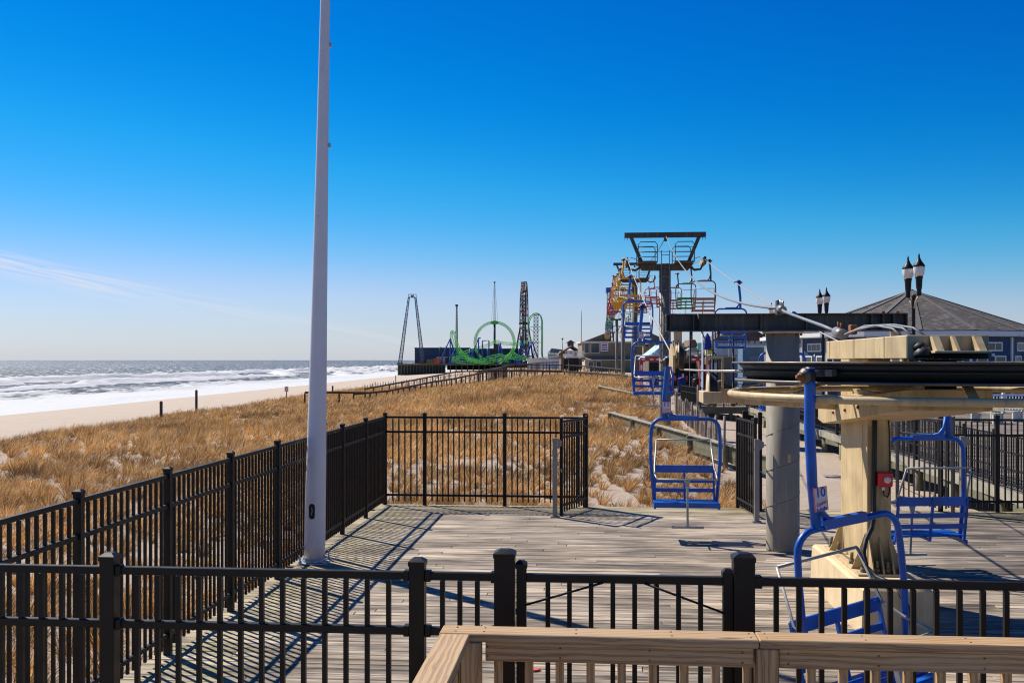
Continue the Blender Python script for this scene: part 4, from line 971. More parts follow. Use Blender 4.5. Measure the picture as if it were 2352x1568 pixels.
for k in range(3):
    MB().tube([e0, e0+Vector((0.06+0.04*k, -0.25, 0.05+0.02*k)), D_+Vector((0.05*k-0.1, 0.55-0.1*k, 0.10)), D_+Vector((0.06*k-0.05, 0.25-0.1*k, 0.06)), D_+Vector((0.07*k-0.02, 0.1-0.1*k, -0.02))], 0.011, 6).build('cable_tail', 'conduit_grey', cc)
tl = thing('guy_cable', 'thin cable slanting between the heads of the two nearest towers', 'cable', (0, 0, 0))
E = Vector((cl(88), 87.8, TOW[1][1]+1.25))
MB().tube([A.lerp(E, k/10)-Vector((0, 0, 4*0.7*(k/10)*(1-k/10))) for k in range(11)], 0.022, 5).build('strand', 'conduit_grey', tl)

# ---- chairs.  local: x across (0 = rope), y forward is -y (faces -y), z = 0 at the rope grip
def tuberect(m_, pts, w_, h_):
    for a, b in zip(pts[:-1], pts[1:]): m_.bar(a, b, w_, h_, (0, 1, 0))
def arc(cx_, cz_, r_, a0, a1, n, y):
    return [(cx_+r_*math.cos(R(a0+(a1-a0)*k/n)), y, cz_+r_*math.sin(R(a0+(a1-a0)*k/n))) for k in range(n+1)]
def chair(label, mat, number=None, hmat=None, group='chairs of the chair lift', detail=True, drop=0.0):
    fz = -2.50+max(0, drop-0.02)
    t_ = thing('lift_chair', label, 'lift chair', (0, 0, 0), 0, group); hmat = hmat or mat
    hx, cx_ = -0.17, 0.15; xl_, xr_ = cx_-0.535, cx_+0.535; fy = 0.06
    hg = MB(); hg.tube([(hx+0.05, fy-0.02, 0.05), (hx+0.045, fy-0.02, -0.10), (hx+0.015, fy-0.01, -0.40), (hx, fy, -0.55-drop), (hx, fy, -0.90-drop)], [0.045, 0.043, 0.042, 0.04, 0.04], 4 if not detail else 8, smooth=True)
    ho = hg.build('hanger', hmat, t_)
    MB().tube([(hx+0.03, fy, -0.62), (hx+0.05, fy, -0.76), (hx+0.12, fy, -0.845), (hx+0.22, fy, -0.872)], 0.03, 6).build('hanger_gusset', hmat, ho)
    gp = MB().tube([(hx+0.05, fy-0.02, 0.0), (hx+0.12, fy-0.02, 0.005), (0.0, 0.0, 0.0)], 0.022, 6).build('grip', 'hanger_grey', t_)
    mo_ = Matrix.Rotation(R(-90), 3, 'Y'); o_ = (hx+0.012, fy-0.02, -0.005)
    MB().lathe([(0.0, -0.02), (0.058, -0.02), (0.062, 0.012), (0.058, 0.022), (0.047, 0.022), (0.047, 0.036), (0.0, 0.036)], o_, 16, mo_).build('pivot_washer', 'rim_steel', gp)
    MB().lathe([(0.034, 0.03), (0.034, 0.055), (0.020, 0.055), (0.020, 0.085), (0.0, 0.085)], o_, 8, mo_).build('pivot_nut', 'rust', gp)
    MB().lathe([(0.066, -0.045), (0.066, -0.02), (0.0, -0.02)], o_, 16, mo_).build('pivot_seal', 'rubber', gp)
    MB().tube([(hx-0.055, fy-0.02, 0.02), (hx-0.06, fy-0.02, -0.035), (hx-0.052, fy-0.03, -0.07)], 0.004, 4).build('split_pin', 'galv', gp)
    if number != '10': MB().lathe([(0.066, -0.012), (0.068, 0.004), (0.042, 0.026), (0.0, 0.03)], (hx+0.06, fy-0.02, 0.05), 12).build('grip_cap', hmat, gp)
    MB().bar((0.0, -0.10, 0.0), (0.0, 0.10, 0.0), 0.05, 0.05).build('rope_clamp', 'hanger_grey', gp)
    # loop frame
    fr_ = MB(); top = -0.90; rr_ = 0.17
    pts_ = [(xl_+0.055, fy, -2.21), (xl_+0.0, fy, -1.55), (xl_+0.0, fy, -1.25)]+arc(xl_+rr_+0.01, top-rr_, rr_, 180, 90, 6, fy)+arc(xr_-rr_-0.01, top-rr_, rr_, 90, 0, 6, fy)+[(xr_, fy, -1.25), (xr_, fy, -1.55), (xr_-0.055, fy, -2.21)]
    fr_.tube(pts_, 0.028, 8 if detail else 5); fr_.build('loop_frame', hmat, t_)
    MB().bar((hx+0.06, fy, top+0.025), (hx+0.50, fy, top+0.012), 0.064, 0.075).build('frame_sleeve', mat, t_)
    # seat and back slats
    for z, hh_ in ((-1.70, 0.115), (-1.885, 0.06), (-2.03, 0.06)):
        MB().bar((xl_+0.06, 0.215+0.06*(z+2.2)/0.5, z), (xr_-0.06, 0.215+0.06*(z+2.2)/0.5, z), 0.022, hh_).build('back_slat', mat, t_)
    for x in (xl_+0.075, cx_, xr_-0.075):
        MB().bar((x, 0.20, -2.20), (x, 0.29, -1.66), 0.03, 0.03, (1, 0, 0)).build('back_strut', mat, t_)
        MB().bar((x, 0.21, -2.215), (x, -0.24, -2.20), 0.03, 0.03).build('seat_strut', mat, t_)
    for k, y in enumerate((-0.225, -0.115, -0.005, 0.105)):
        MB().box((cx_, y, -2.172), (1.0, 0.085, 0.024)).build('seat_slat', mat, t_, 0.005 if detail else 0)
    MB().box((cx_, -0.262, -2.205), (1.0, 0.02, 0.07)).build('seat_front', mat, t_)
    for x in (xl_+0.05, xr_-0.05): MB().bar((x, 0.22, -2.24), (x, -0.27, -2.235), 0.03, 0.05).build('side_rail', mat, t_)
    # lap bar: front bar, arms, rear loop, footrest
    lb = MB(); a_ = 0.455
    lb.tube([(cx_-a_, -0.30, -1.80), (cx_+a_, -0.30, -1.80)], 0.014, 6)
    for s_ in (-1, 1):
        lb.tube([(cx_+s_*a_, -0.30, -1.80), (cx_+s_*(a_+0.02), 0.02, -1.76), (cx_+s_*(a_+0.01), 0.25, -1.68), (cx_+s_*(a_-0.03), 0.44, -1.25)], 0.014, 6)
    lb.tube([(cx_-a_+0.03, 0.44, -1.25), (cx_+a_-0.03, 0.44, -1.25)], 0.014, 6)
    lo = lb.build('lap_bar', 'bar_grey', t_)
    MB().bar((cx_, -0.30, -1.81), (cx_, -0.37, fz), 0.03, 0.05, (0, 1, 0)).prism([(-0.05, 0), (0.05, 0), (0.018, -0.14), (-0.018, -0.14)], (cx_, -0.315, -1.80), (1, 0, 0), (0, -0.1, 1), (0, 0.03, 0)).build('footrest_stem', 'bar_grey', lo)
    MB().box((cx_, -0.38, fz-0.015), (0.48, 0.05, 0.03)).build('footrest', 'bar_grey', lo)
    if drop:
        for o_ in t_.children:
            if o_.name.split('.')[0] not in ('hanger', 'grip'):
                o_.location.z -= drop
            for q_ in o_.children:
                if q_.name.startswith('hanger_gusset'): q_.location.z -= drop
    if number is not None:
        pl = MB().box((hx+0.025, fy-0.052, -0.72), (0.130, 0.006, 0.185)).build('number_plate', 'plate_white', t_, 0.002); pl.location.z = -drop*0.8
        ed = MB()
        for (c_, s_) in (((0, 0, 0.091), (0.130, 0.007, 0.004)), ((0, 0, -0.091), (0.130, 0.007, 0.004)), ((0.063, 0, 0), (0.004, 0.0072, 0.18)), ((-0.063, 0, 0), (0.004, 0.0072, 0.18))): ed.box(Vector(c_)+Vector((hx+0.025, fy-0.0525, -0.72)), s_)
        ed.build('plate_border', 'plate_red', pl)
        lettering(number, 0.10, 'plate_blue', pl, (hx+0.025, fy-0.0565, -0.672), (R(90), 0, 0), 'numeral')
        lettering('Casino', 0.036, 'plate_red', pl, (hx+0.022, fy-0.0565, -0.755), (R(90), R(-12), 0), 'plate_script', 0.35)
        wv_ = [(-0.052, -0.022)]+[(-0.052+0.104*k/10, -0.012+0.012*math.sin(k*1.9)+0.012*k/10) for k in range(11)]+[(0.052, -0.022)]
        MB().prism(wv_, (hx+0.025, fy-0.0552, -0.785), (1, 0, 0), (0, 0, 1), (0, -0.001, 0)).build('plate_wave', 'plate_blue', pl)
    return t_
LC = []
def set_chair(c_, Y, side, yaw=None, swing=0.0):
    x_ = rope_x(Y, side); c_.location = (x_, Y, rope_z(Y)-0.0)
    base = -LA if side < 0 else math.pi-LA
    c_.rotation_euler = (0, swing, base if yaw is None else yaw)
c11 = chair('blue lift chair with plate 11, hanging in the gap of the far fence', 'chair_blue', '11'); set_chair(c11, 15.5, -1)
# chair on the bullwheel: its width axis points at the wheel centre
an = R(180+39); pz = W+Vector((1.76*math.cos(an), 1.76*math.sin(an), 2.68))
c10 = chair('nearest blue lift chair, number plate 10, hooked on the front of the bullwheel', 'chair_blue', '10', drop=0.30); c10.location = pz; c10.rotation_euler = (0, R(-6.5), R(25))
c12 = chair('blue lift chair with plate 12, second on the incoming rope beyond the far fence', 'chair_blue', '12'); set_chair(c12, 25.5, -1)
c13 = chair('blue lift chair with plate 13, third on the incoming rope, just below the yellow chairs', 'chair_blue', '13'); set_chair(c13, 36.2, -1)
cb0 = chair('blue lift chair on the outgoing rope seen from behind, right of the tan pedestal', 'chair_blue', None); set_chair(cb0, 13.2, 1, math.pi-LA+R(9))
cb1 = copy_tree(cb0); cb1['label'] = 'blue lift chair on the outgoing rope mostly hidden behind the thick grey column'; set_chair(cb1, 23.5, 1)
cb2 = copy_tree(cb0); cb2['label'] = 'blue lift chair on the outgoing rope hanging high, its seat seen under the dark beam'; set_chair(cb2, 33.8, 1)
protos = {}
ORD = ['first', 'second', 'third', 'fourth', 'fifth', 'sixth', 'seventh', 'eighth', 'ninth', 'tenth', 'eleventh', 'twelfth']
def colour_chair(cn_, Y, side, k):
    mat = 'chair_'+cn_
    lab = '%s %s lift chair beyond the nearest tower on the %s rope' % (ORD[k], cn_, 'left hand' if side < 0 else 'right hand')
    key = (cn_, side < 0 and Y < 70)
    if cn_ not in protos: protos[cn_] = o = chair(lab, mat, None, 'hanger_grey' if cn_ in ('orange', 'green') else mat, detail=False)  # dark hanger and frame put these chairs' backlit shade into the colour
    else: o = copy_tree(protos[cn_]); o['label'] = lab
    set_chair(o, Y, side)
cnt = {}
seqL = ['yellow']*5+['red']*7+['green']*4+['teal']*4+['yellow']*4
seqR = ['orange', 'green', 'orange']+['red']*5+['green']*4+['teal']*4+['yellow']*3
for side, seq, y_, dy_ in ((-1, seqL, 47.4, 8.0), (1, seqR, 44.1, 9.4)):
    for k, cn_ in enumerate(seq):
        q = cnt.get((cn_, side), 0); cnt[(cn_, side)] = q+1
        colour_chair(cn_, y_+k*dy_, side, q)
# ================================================================== DUNE RAILINGS, SAND FENCE, TIMBER WALL, BEACH MARKS
def gz(X, Y): return float(ground(X, Y))
def dune_rail(label, pts, spacing, hgt=0.85, rw=0.15, pw=0.11):
    pts = [Vector(q) for q in pts]
    t_ = thing('dune_railing', label, 'railing', (pts[0].x, pts[0].y, 0))
    o = Vector((pts[0].x, pts[0].y, 0))
    for a, b in zip(pts[:-1], pts[1:]):
        MB().bar(a-o, b-o, rw*0.7, rw).build('handrail', 'dark_timber', t_)
    seg = [(b-a).length for a, b in zip(pts[:-1], pts[1:])]; tot = sum(seg); n = max(2, int(tot/spacing))
    for k in range(n+1):
        d = tot*k/n; i = 0
        while i < len(seg)-1 and d > seg[i]: d -= seg[i]; i += 1
        q = pts[i].lerp(pts[i+1], min(1, d/seg[i])); zb = min(gz(q.x, q.y)-0.1, q.z-0.25)
        put('post', boxmesh(pw, pw, round(q.z-zb, 1), 'dark_timber', 0, 'post'), t_, (q.x-o.x, q.y-o.y, (q.z+zb)/2-0.03))
dune_rail('near handrail of the beach path, sloping down left across the dune crest', [at(812, 905, 78), at(889, 898, 82), at(923, 891, 86), at(992, 877, 94), at(1040, 870, 100), at(1121, 853, 112), at(1165, 839, 140)], 1.5)
dune_rail('far handrail of the beach path, left of the nearer sloping rail', [at(838, 893, 100), at(886, 884, 104), at(953, 872, 112), at(1050, 853, 124), at(1096, 852, 128)], 1.7)
dune_rail('dark handrail on posts running level across the dune crest to the chair lift', [at(1100, 852, 113), at(1200, 851, 110), at(1292, 853, 106), at(1370, 858, 100), at(1440, 864, 95)], 1.05, rw=0.22, pw=0.14)
dune_rail('farther thin handrail across the dune behind the crest railing', [at(1170, 837, 190), at(1300, 838, 180), at(1360, 841, 170), at(1430, 848, 150)], 1.45)
dune_rail('far handrail slanting up to the tan building', [at(1096, 853, 150), at(1180, 838, 200), at(1240, 833, 260), at(1330, 829, 300)], 3.2, rw=0.2, pw=0.16)
dune_rail('low dark edging rail at the seaward foot of the beach path', [at(700, 901, 74), at(760, 901, 74), at(850, 902, 76)], 2.2, hgt=0.3)
# slatted sand fence
sa, sb = Vector((9.9, 60.5, 0)), Vector((8.35, 41.0, 0))
sf = thing('sand_fence', 'leaning weathered grey slat sand fence right of the nearest lift tower', 'fence', sa)
n = 92
for k in range(n):
    q = sa.lerp(sb, k/(n-1)); z = np.interp(k/(n-1), [0, 1], [0.62, 0.36])+random.uniform(-0.10, 0.08)+0.1*math.sin(k*0.21); zb = gz(q.x, q.y)-0.05
    zb = min(zb, z-0.5)
    o = put('slat', boxmesh(0.10, 0.016, round(z-zb, 1), 'slat_grey', 0, 'slat'), sf, (q.x-sa.x+random.uniform(-0.03, 0.03), q.y-sa.y, (z+zb)/2), math.atan2(sb.y-sa.y, sb.x-sa.x)+random.uniform(-0.3, 0.3))
    o.rotation_euler.x = random.uniform(-0.05, 0.05); o.rotation_euler.y = random.uniform(-0.05, 0.05)
for k in range(7):
    q = sa.lerp(sb, k/6); MB().cyl((q.x-sa.x+0.08, q.y-sa.y, -0.9), (q.x-sa.x+0.06, q.y-sa.y, 0.78-0.045*k), 0.05, 8).build('post', 'pile_wood', sf)
for zz in (0.0, 0.35): MB().tube([(0.02, 0, zz), ((sb-sa).x+0.02, (sb-sa).y, zz-0.2)], 0.008, 4).build('tie_wire', 'rust', sf)
# old timber retaining wall in the dune
def twall(label, a, b, h, n):
    a, b = Vector(a), Vector(b); t_ = thing('timber_wall', label, 'wall', (a.x, a.y, 0)); o = Vector((a.x, a.y, 0))
    for k in range(n):
        p0, p1 = a.lerp(b, k/n)-o, a.lerp(b, (k+0.985)/n)-o; j = Vector((0, 0, random.uniform(-0.02, 0.02)))
        MB().bar(p0+j, p1+j, 0.24, 0.05).build('cap_plank', 'pale_timber', t_, 0.006)  # cap paler than the planks: its sunlit top put into the colour
        for q in range(3): MB().bar(p0+j-Vector((0, 0, 0.12+0.19*q)), p1+j-Vector((0, 0, 0.12+0.19*q)), 0.07, 0.18).build('plank', 'mossy_timber', t_, 0.006)
    for k in range(n+1):
        q = a.lerp(b, k/n)-o; MB().box((q.x-0.09, q.y-0.1, q.z-0.55), (0.14, 0.14, 1.0)).build('post', 'mossy_timber', t_)
twall('mossy timber retaining wall slanting across the dune below the lift', (4.62, 46.5, 0.34), (7.9, 30.2, -0.18), 0.5, 5)
twall('short pale timber edge half buried in the grass, left of the nearest lift tower', (6.1, 69.0, 0.95), (7.9, 62.0, 0.62), 0.3, 2)
# thin stakes
for px_, py0, py1, Y, lab in ((1602, 884, 940, 46, 'thin grey wooden stake standing above the slat sand fence'), (1663, 955, 1020, 33, 'thin wooden stake in the sand under the vertical sheave')):
    a, b = at(px_, py0, Y), at(px_, py1, Y); t_ = tag(MB().cyl((0, 0, gz(b.x, b.y)-0.2), (0.02, 0, a.z), 0.045, 8).build('stake', 'slat_grey', None, loc=(b.x, b.y, 0)), lab, 'stake')
# beach posts and small sign at the dune foot
for px_, py0, Y, lab in ((370, 922, 60, 'dark wooden post standing at the dune edge, nearer of two on the left'), (451, 896, 70, 'dark wooden post standing at the dune edge, farther of two on the left'), (764, 886, 100, 'short dark post on the sand just right of the flagpole'), (909, 862, 180, 'small dark post on the beach in front of the pier')):
    a = at(px_, py0, Y); zb = min(gz(a.x, a.y), a.z-0.8)-0.2
    t_ = tag(MB().box((0, 0, (a.z+zb)/2), (0.14, 0.14, a.z-zb)).lathe([(0.098, a.z), (0.0, a.z+0.05)], (0, 0, 0), 4, Matrix.Rotation(R(45), 3, 'Z'), False).build('marker_post', 'dark_timber', None, loc=(a.x, a.y, 0)), lab, 'post', 'posts along the beach')
a = at(658, 888, 88); t_ = thing('beach_sign', 'small red and white notice on a post at the dune edge left of the flagpole', 'sign', (a.x, a.y, 0))
zb = gz(a.x, a.y)-0.2
MB().box((0, 0.04, (a.z+zb)/2), (0.07, 0.07, a.z-zb)).build('post', 'dark_timber', t_); MB().box((0, -0.01, a.z-0.20), (0.32, 0.02, 0.46)).build('panel', 'sign_pink', t_)
for k in range(4): MB().box((0, -0.022, a.z-0.06-0.09*k), (0.22, 0.006, 0.035)).build('print_line', 'white_paint', t_)
# little picket stubs of buried sand fence at the dune edge
stb = thing('sand_fence', 'row of buried sand fence stubs along the beach edge near the small sign', 'fence', (at(560, 905, 88).x, 88, 0))
for k in range(30):
    a = at(505+k*6.2, 914-k*0.25, 84+k*0.25); z0_ = gz(a.x, a.y)
    put('slat', boxmesh(0.06, 0.03, 0.4, 'slat_grey', 0, 'slat'), stb, (a.x-stb.location.x, a.y-88, z0_+0.08+random.uniform(-0.05, 0.12)))
stb2 = thing('sand_fence', 'row of upright sand fence slats where the path reaches the beach', 'fence', (at(880, 880, 120).x, 120, 0))
for k in range(34):
    a = at(838+k*6.0, 884-k*0.75, 118+k*0.9); z0_ = gz(a.x, a.y)
    put('slat', boxmesh(0.07, 0.03, 1.0, 'dark_timber', 0, 'slat'), stb2, (a.x-stb2.location.x, a.y-120, max(z0_+0.3, a.z-0.5)+random.uniform(-0.1, 0.1)))
# dead stems in the grass
def stems(label, X, Y, h, seed):
    rg = random.Random(seed); t_ = MB(); z = gz(X, Y)-0.02
    for k in range(rg.randint(4, 7)):
        a = rg.uniform(0, 6.28); d = rg.uniform(0.02, 0.25); hh_ = h*rg.uniform(0.5, 1)
        p0 = Vector((math.cos(a)*0.05, math.sin(a)*0.05, 0)); p1 = p0+Vector((math.cos(a)*d, math.sin(a)*d, hh_*0.6)); p2 = p1+Vector((rg.uniform(-0.08, 0.08), rg.uniform(-0.05, 0.05), hh_*0.4))
        t_.tube([p0, p1, p2], [0.008, 0.006, 0.003], 4)
        for q in range(3): c_ = p0.lerp(p2, rg.uniform(0.4, 0.9)); t_.tube([c_, c_+Vector((rg.uniform(-0.12, 0.12), rg.uniform(-0.1, 0.1), rg.uniform(0.05, 0.16)))], [0.005, 0.002], 4)
    tag(t_.build('dead_shrub', 'twig', None, loc=(X, Y, z)), label, 'shrub', 'dead shrubs on the dune')
for i, (px_, py_, Y, h, lab) in enumerate(((1640, 1150, 20.6, 0.5, 'dead reddish shrub beside the seat of the chair with plate 11'), (1420, 1150, 21.0, 0.45, 'bare dark shrub in the sand right of the far gate leaf'), (1290, 905, 55, 1.1, 'tallest bare twiggy shrub on the dune above the far fence'), (1215, 880, 70, 0.9, 'bare twigs on the dune crest above the middle of the far fence'), (1565, 1120, 22.5, 0.5, 'bare twiggy shrub behind the chair with plate 11'))):
    a = at(px_, py_, Y); stems(lab, a.x, Y, h, i+3)

# ================================================================== LAMP POSTS
def lamp(label, X, Y, s=1.0):
    t_ = thing('lamp_post', label, 'lamp post', (X, Y, 0), R(-64), 'twin lantern lamp posts on the boardwalk')
    MB().lathe([(0.16, 0), (0.16, 0.25), (0.10, 0.35), (0.075, 0.5), (0.065, 1.2), (0.06, 4.72), (0.075, 4.75), (0.075, 4.80), (0.0, 4.82)], n=12).build('pole', 'lamp_black', t_)
    for s_, dz in ((-1, -0.02), (1, 0.02)):
        x = s_*0.24
        MB().tube([(s_*0.05, 0, 4.40), (s_*0.10, 0, 4.60), (x, 0, 4.76+dz)], [0.05, 0.04, 0.03], 8).build('arm', 'lamp_arm', t_)
        l_ = MB().lathe([(0.07, 4.75+dz), (0.085, 4.85+dz), (0.075, 4.9+dz), (0.10, 5.0+dz), (0.115, 5.25+dz), (0.13, 5.3+dz), (0.13, 5.34+dz)], (x, 0, 0), 14).build('lantern', 'lamp_black', t_)
        MB().lathe([(0.125, 5.341+dz), (0.175, 5.42+dz), (0.195, 5.60+dz), (0.19, 5.63+dz)], (x, 0, 0), 16).build('lamp_globe', 'lamp_glass', l_)
        MB().lathe([(0.205, 5.632+dz), (0.19, 5.68+dz), (0.11, 5.78+dz), (0.09, 5.80+dz), (0.05, 5.88+dz), (0.03, 5.92+dz), (0.035, 5.96+dz), (0.0, 6.06+dz)], (x, 0, 0), 14).build('lantern_cap', 'lamp_black', l_)
    t_.scale = (0.86, 0.86, 0.985)
    return t_
l1 = lamp('nearest twin lantern lamp post, in front of the conical shingle roof', 12.1, 30)
MB().lathe([(0.09, 3.30), (0.13, 3.32), (0.13, 3.38), (0.09, 3.40)], n=14).build('pole_band', 'white_paint', l1); MB().tube([(0.16, 0.05, 3.35), (0.24, 0.10, 3.42), (0.28, 0.16, 3.55)], [0.05, 0.09, 0.05], 10).box((0.33, 0.18, 3.36), (0.16, 0.05, 0.36)).build('speaker', 'white_paint', l1)
lamp('second twin lantern lamp post, rising above the middle of the dark beam', 13.75, 44)
lamp('third twin lantern lamp post, only its tops showing over the dark beam', 14.35, 54.5)
lamp('farthest twin lantern lamp post, small, left of the nearest lift tower column', 22.0, 152)
lamp('far twin lantern lamp post seen between the blue chair and the tower column', 21.7, 160)

# ================================================================== CONICAL-ROOF PAVILION
PX, PY = 32.9, 82.0
pv = thing('round_pavilion', 'navy blue round pavilion with a conical grey shingle roof and white trim', 'building', (PX, PY, -0.01), R(4))
NS, RR, RW = 16, 9.9, 9.2
ez, az_ = 4.95, 8.5
def pp(k, r_, z): return Vector((r_*math.cos(2*math.pi*k/NS), r_*math.sin(2*math.pi*k/NS), z))
for k in range(NS):
    m_ = MB(); b = 0; m_.v = [pp(k, RR, ez), pp(k+1, RR, ez), Vector((0, 0, az_)), pp(k, RR, ez-0.06), pp(k+1, RR, ez-0.06), Vector((0, 0, az_-0.1))]
    m_.f = [(0, 1, 2), (5, 4, 3), (0, 3, 4, 1)]; m_.sm = [False]*3; m_.build('roof_panel', 'shingle', pv)
    MB().bar(pp(k, RR+0.02, ez+0.02), pp(k, 0.15, az_-0.02), 0.34, 0.05).build('hip_strip', 'hip_cap', pv)
    MB().bar(pp(k, RR-0.02, ez-0.22), pp(k+1, RR-0.02, ez-0.22), 0.10, 0.32).build('fascia', 'white_paint', pv)
    MB().bar(pp(k, RR-0.40, ez-0.42), pp(k+1, RR-0.40, ez-0.42), 0.7, 0.06).build('soffit', 'white_paint', pv)
    a, b_ = pp(k, RW, 0), pp(k+1, RW, 0)
    w_ = MB().prism([(0, 0), ((b_-a).length, 0), ((b_-a).length, ez-0.45), (0, ez-0.45)], a, (b_-a).normalized(), (0, 0, 1), -((a+b_)/2).normalized()*0.15).build('wall', 'navy_siding', pv)
    MB().box(pp(k, RW+0.02, ez/2-0.24), (0.16, 0.16, ez-0.5), Matrix.Rotation(2*math.pi*k/NS, 3, 'Z')).build('corner_trim', 'white_paint', pv)
    if math.sin(2*math.pi*(k+0.5)/NS) < 0.3:
        nrm = ((a+b_)/2).normalized(); tx = (b_-a).normalized(); mid = (a+b_)/2
        def win(cx_, zc, ww, hh_, panes):
            o_ = mid+tx*cx_+nrm*0.02+Vector((0, 0, zc)); rot = Matrix((tx, nrm, Vector((0, 0, 1)))).transposed()
            f_ = MB()
            for s_ in (-1, 1): f_.box(o_+tx*(s_*(ww/2-0.05)), (0.10, 0.08, hh_), rot); f_.box(o_+Vector((0, 0, s_*(hh_/2-0.05))), (ww-0.2, 0.078, 0.10), rot)
            for q in range(1, panes): f_.box(o_+tx*(-ww/2+ww*q/panes), (0.05, 0.07, hh_-0.2), rot)
            fo_ = f_.build('window_frame', 'white_paint', w_)
            MB().box(o_-nrm*0.005, (ww-0.15, 0.03, hh_-0.15), rot).build('pane', 'glass', w_)
        win(0, 3.76, 1.95, 0.68, 3); win(-0.8, 2.35, 1.0, 1.5, 1); win(0.8, 2.35, 1.0, 1.5, 1)
        for z in (3.15,): MB().box(mid+nrm*0.06+Vector((0.1, 0, z)), (0.16, 0.16, 0.22)).build('wall_lamp', 'white_paint', w_)
MB().lathe([(0.25, az_-0.08), (0.18, az_+0.05), (0.0, az_+0.12)], n=12).build('roof_cap', 'hip_cap', pv)
# grey wing left of the pavilion
wg = thing('grey_annex', 'grey sided building wing with white trim left of the round pavilion', 'building', (26.6, 88, -0.01), R(2))
ww = MB().box((0, 0, 2.25), (7.0, 6, 4.5)).build('wall', 'grey_siding', wg)
MB().box((0, 0, 4.65), (7.6, 6.6, 0.28)).build('eave', 'white_paint', wg); MB().box((0, 0, 4.84), (7.2, 6.2, 0.1)).build('roof', 'grey_roof', wg)
for x in (-3.4, 3.4, -1.5): MB().box((x, -3.03, 2.2), (0.18, 0.1, 4.4)).build('corner_trim', 'white_paint', wg)
for x in (-2.6, -0.2, 1.7):
    f_ = MB(); f_.box((x, -3.05, 3.3), (1.3, 0.08, 1.0)); f_.build('window_frame', 'white_paint', ww); MB().box((x-0.28, -3.10, 3.3), (0.5, 0.03, 0.78)).build('pane', 'glass', ww); MB().box((x+0.28, -3.10, 3.3), (0.5, 0.03, 0.78)).build('pane', 'green_sign', ww)
for k in range(14): MB().box((0, -3.012, 0.3+k*0.3), (6.9, 0.02, 0.02)).build('siding_lap', 'grey_siding', ww)
MB().tube([(-3.1, -3.2, 4.5), (-2.9, -3.15, 4.2), (-2.9, -3.12, 0.1)], 0.06, 6).build('downpipe', 'white_paint', wg)

# ================================================================== STALLS AND SIGNS ALONG THE BOARDWALK
def block(name, label, cat, px0, px1, py0, py1, Y, depth, mat, roof=None, rh=0.0, z0=-0.01, over=0.3, group=None):
    a, b_ = at(px0, py0, Y), at(px1, py1, Y); w_ = b_.x-a.x; cx_ = (a.x+b_.x)/2; h = a.z-z0
    t_ = thing(name, label, cat, (cx_, Y+depth/2, z0), 0, group)
    MB().box((0, 0, h/2), (w_, depth, h)).build('wall', mat, t_)
    if roof:
        if rh:
            m_ = MB(); m_.prism([(-w_/2-over, h), (w_/2+over, h), (w_*0.28, h+rh), (-w_*0.28, h+rh)], (0, -depth/2-over, 0), (1, 0, 0), (0, 0, 1), (0, depth+2*over, 0)); m_.build('roof', roof, t_)
        else: MB().box((0, 0, h+0.06), (w_+2*over, depth+2*over, 0.12)).build('roof', roof, t_)
    return t_, w_, h, depth
t_, w_, h, d = block('boardwalk_stall', 'white stall with a wide brown roof under the dark beam', 'building', 1640, 1768, 782, 826, 105, 5, 'off_white', 'brown_roof', 0.95)
for k in range(9): MB().box((-w_/2+0.4+k*w_/9, -d/2-0.05, h+0.2), (0.06, 0.06, 1.1)).build('roof_stanchion', 'black_iron', t_)
for k in range(5): MB().box((-w_/2+0.6+k*1.15, -d/2-0.04, h*0.42), (0.85, 0.06, 1.5)).build('shutter', ('pink_oval', 'off_white')[k % 2], t_)
t_, w_, h, d = block('shop_front', 'plain blue grey walled shop behind the thick grey column', 'building', 1706, 1765, 797, 826, 92, 2.0, 'blue_wall', 'white_paint', 0, over=0.1)
MB().box((0, -d/2-0.04, h*0.5), (w_*0.5, 0.05, h*0.6)).build('shutter', 'grey_siding', t_)
t_, w_, h, d = block('ticket_booth', 'small white booth with a dark printed panel and brown roof, right of the nearest tower', 'building', 1580, 1606, 808, 826, 120, 1.5, 'off_white', 'grey_roof', 0.5)
MB().box((0, -d/2-0.03, h*0.62), (w_*0.7, 0.05, h*0.4)).build('poster', 'plate_red', t_); MB().box((0.1, -d/2-0.06, h*0.65), (w_*0.5, 0.03, h*0.12)).build('poster', 'white_paint', t_)
t_, w_, h, d = block('brown_hut', 'small brown roofed hut far behind the white booth', 'building', 1584, 1600, 796, 826, 170, 6, 'stucco_dark', 'brown_roof', 1.2)
t_, w_, h, d = block('food_stall', 'grey stall counter below the yellow sign', 'building', 1606, 1690, 818, 826, 98, 1.5, 'stucco', 'grey_roof', 0, over=0.15)
for k in range(4): MB().box((-w_/2+0.5+k*0.95, -d/2-0.03, h*0.45), (0.7, 0.05, h*0.7)).build('shutter', ('dark_void', 'off_white', 'stucco', 'grey_siding')[k], t_)
def board(label, px0, px1, py0, py1, Y, mat, tilt=0.0, name='sign_board', lines=None):
    a, b_ = at(px0, py0, Y), at(px1, py1, Y); w_ = b_.x-a.x; h = a.z-b_.z
    t_ = thing(name, label, 'sign', ((a.x+b_.x)/2, Y, -0.01))
    o = MB().box((0, 0, 0), (w_, 0.06, h)).build('panel', mat, t_, loc=(0, 0, (a.z+b_.z)/2+0.01)); o.rotation_euler = (0, tilt, 0)
    for s_ in (-1, 1): MB().box((s_*w_*0.35, 0.06, b_.z/2+0.1), (0.07, 0.05, b_.z+0.3)).build('leg', 'black_iron', t_)
    for k, (lm, fz, fw) in enumerate(lines or []):
        q = MB().box((0, -0.04, fz*h), (w_*fw, 0.02, h*0.11)).build('print_line', lm, o)
    return t_
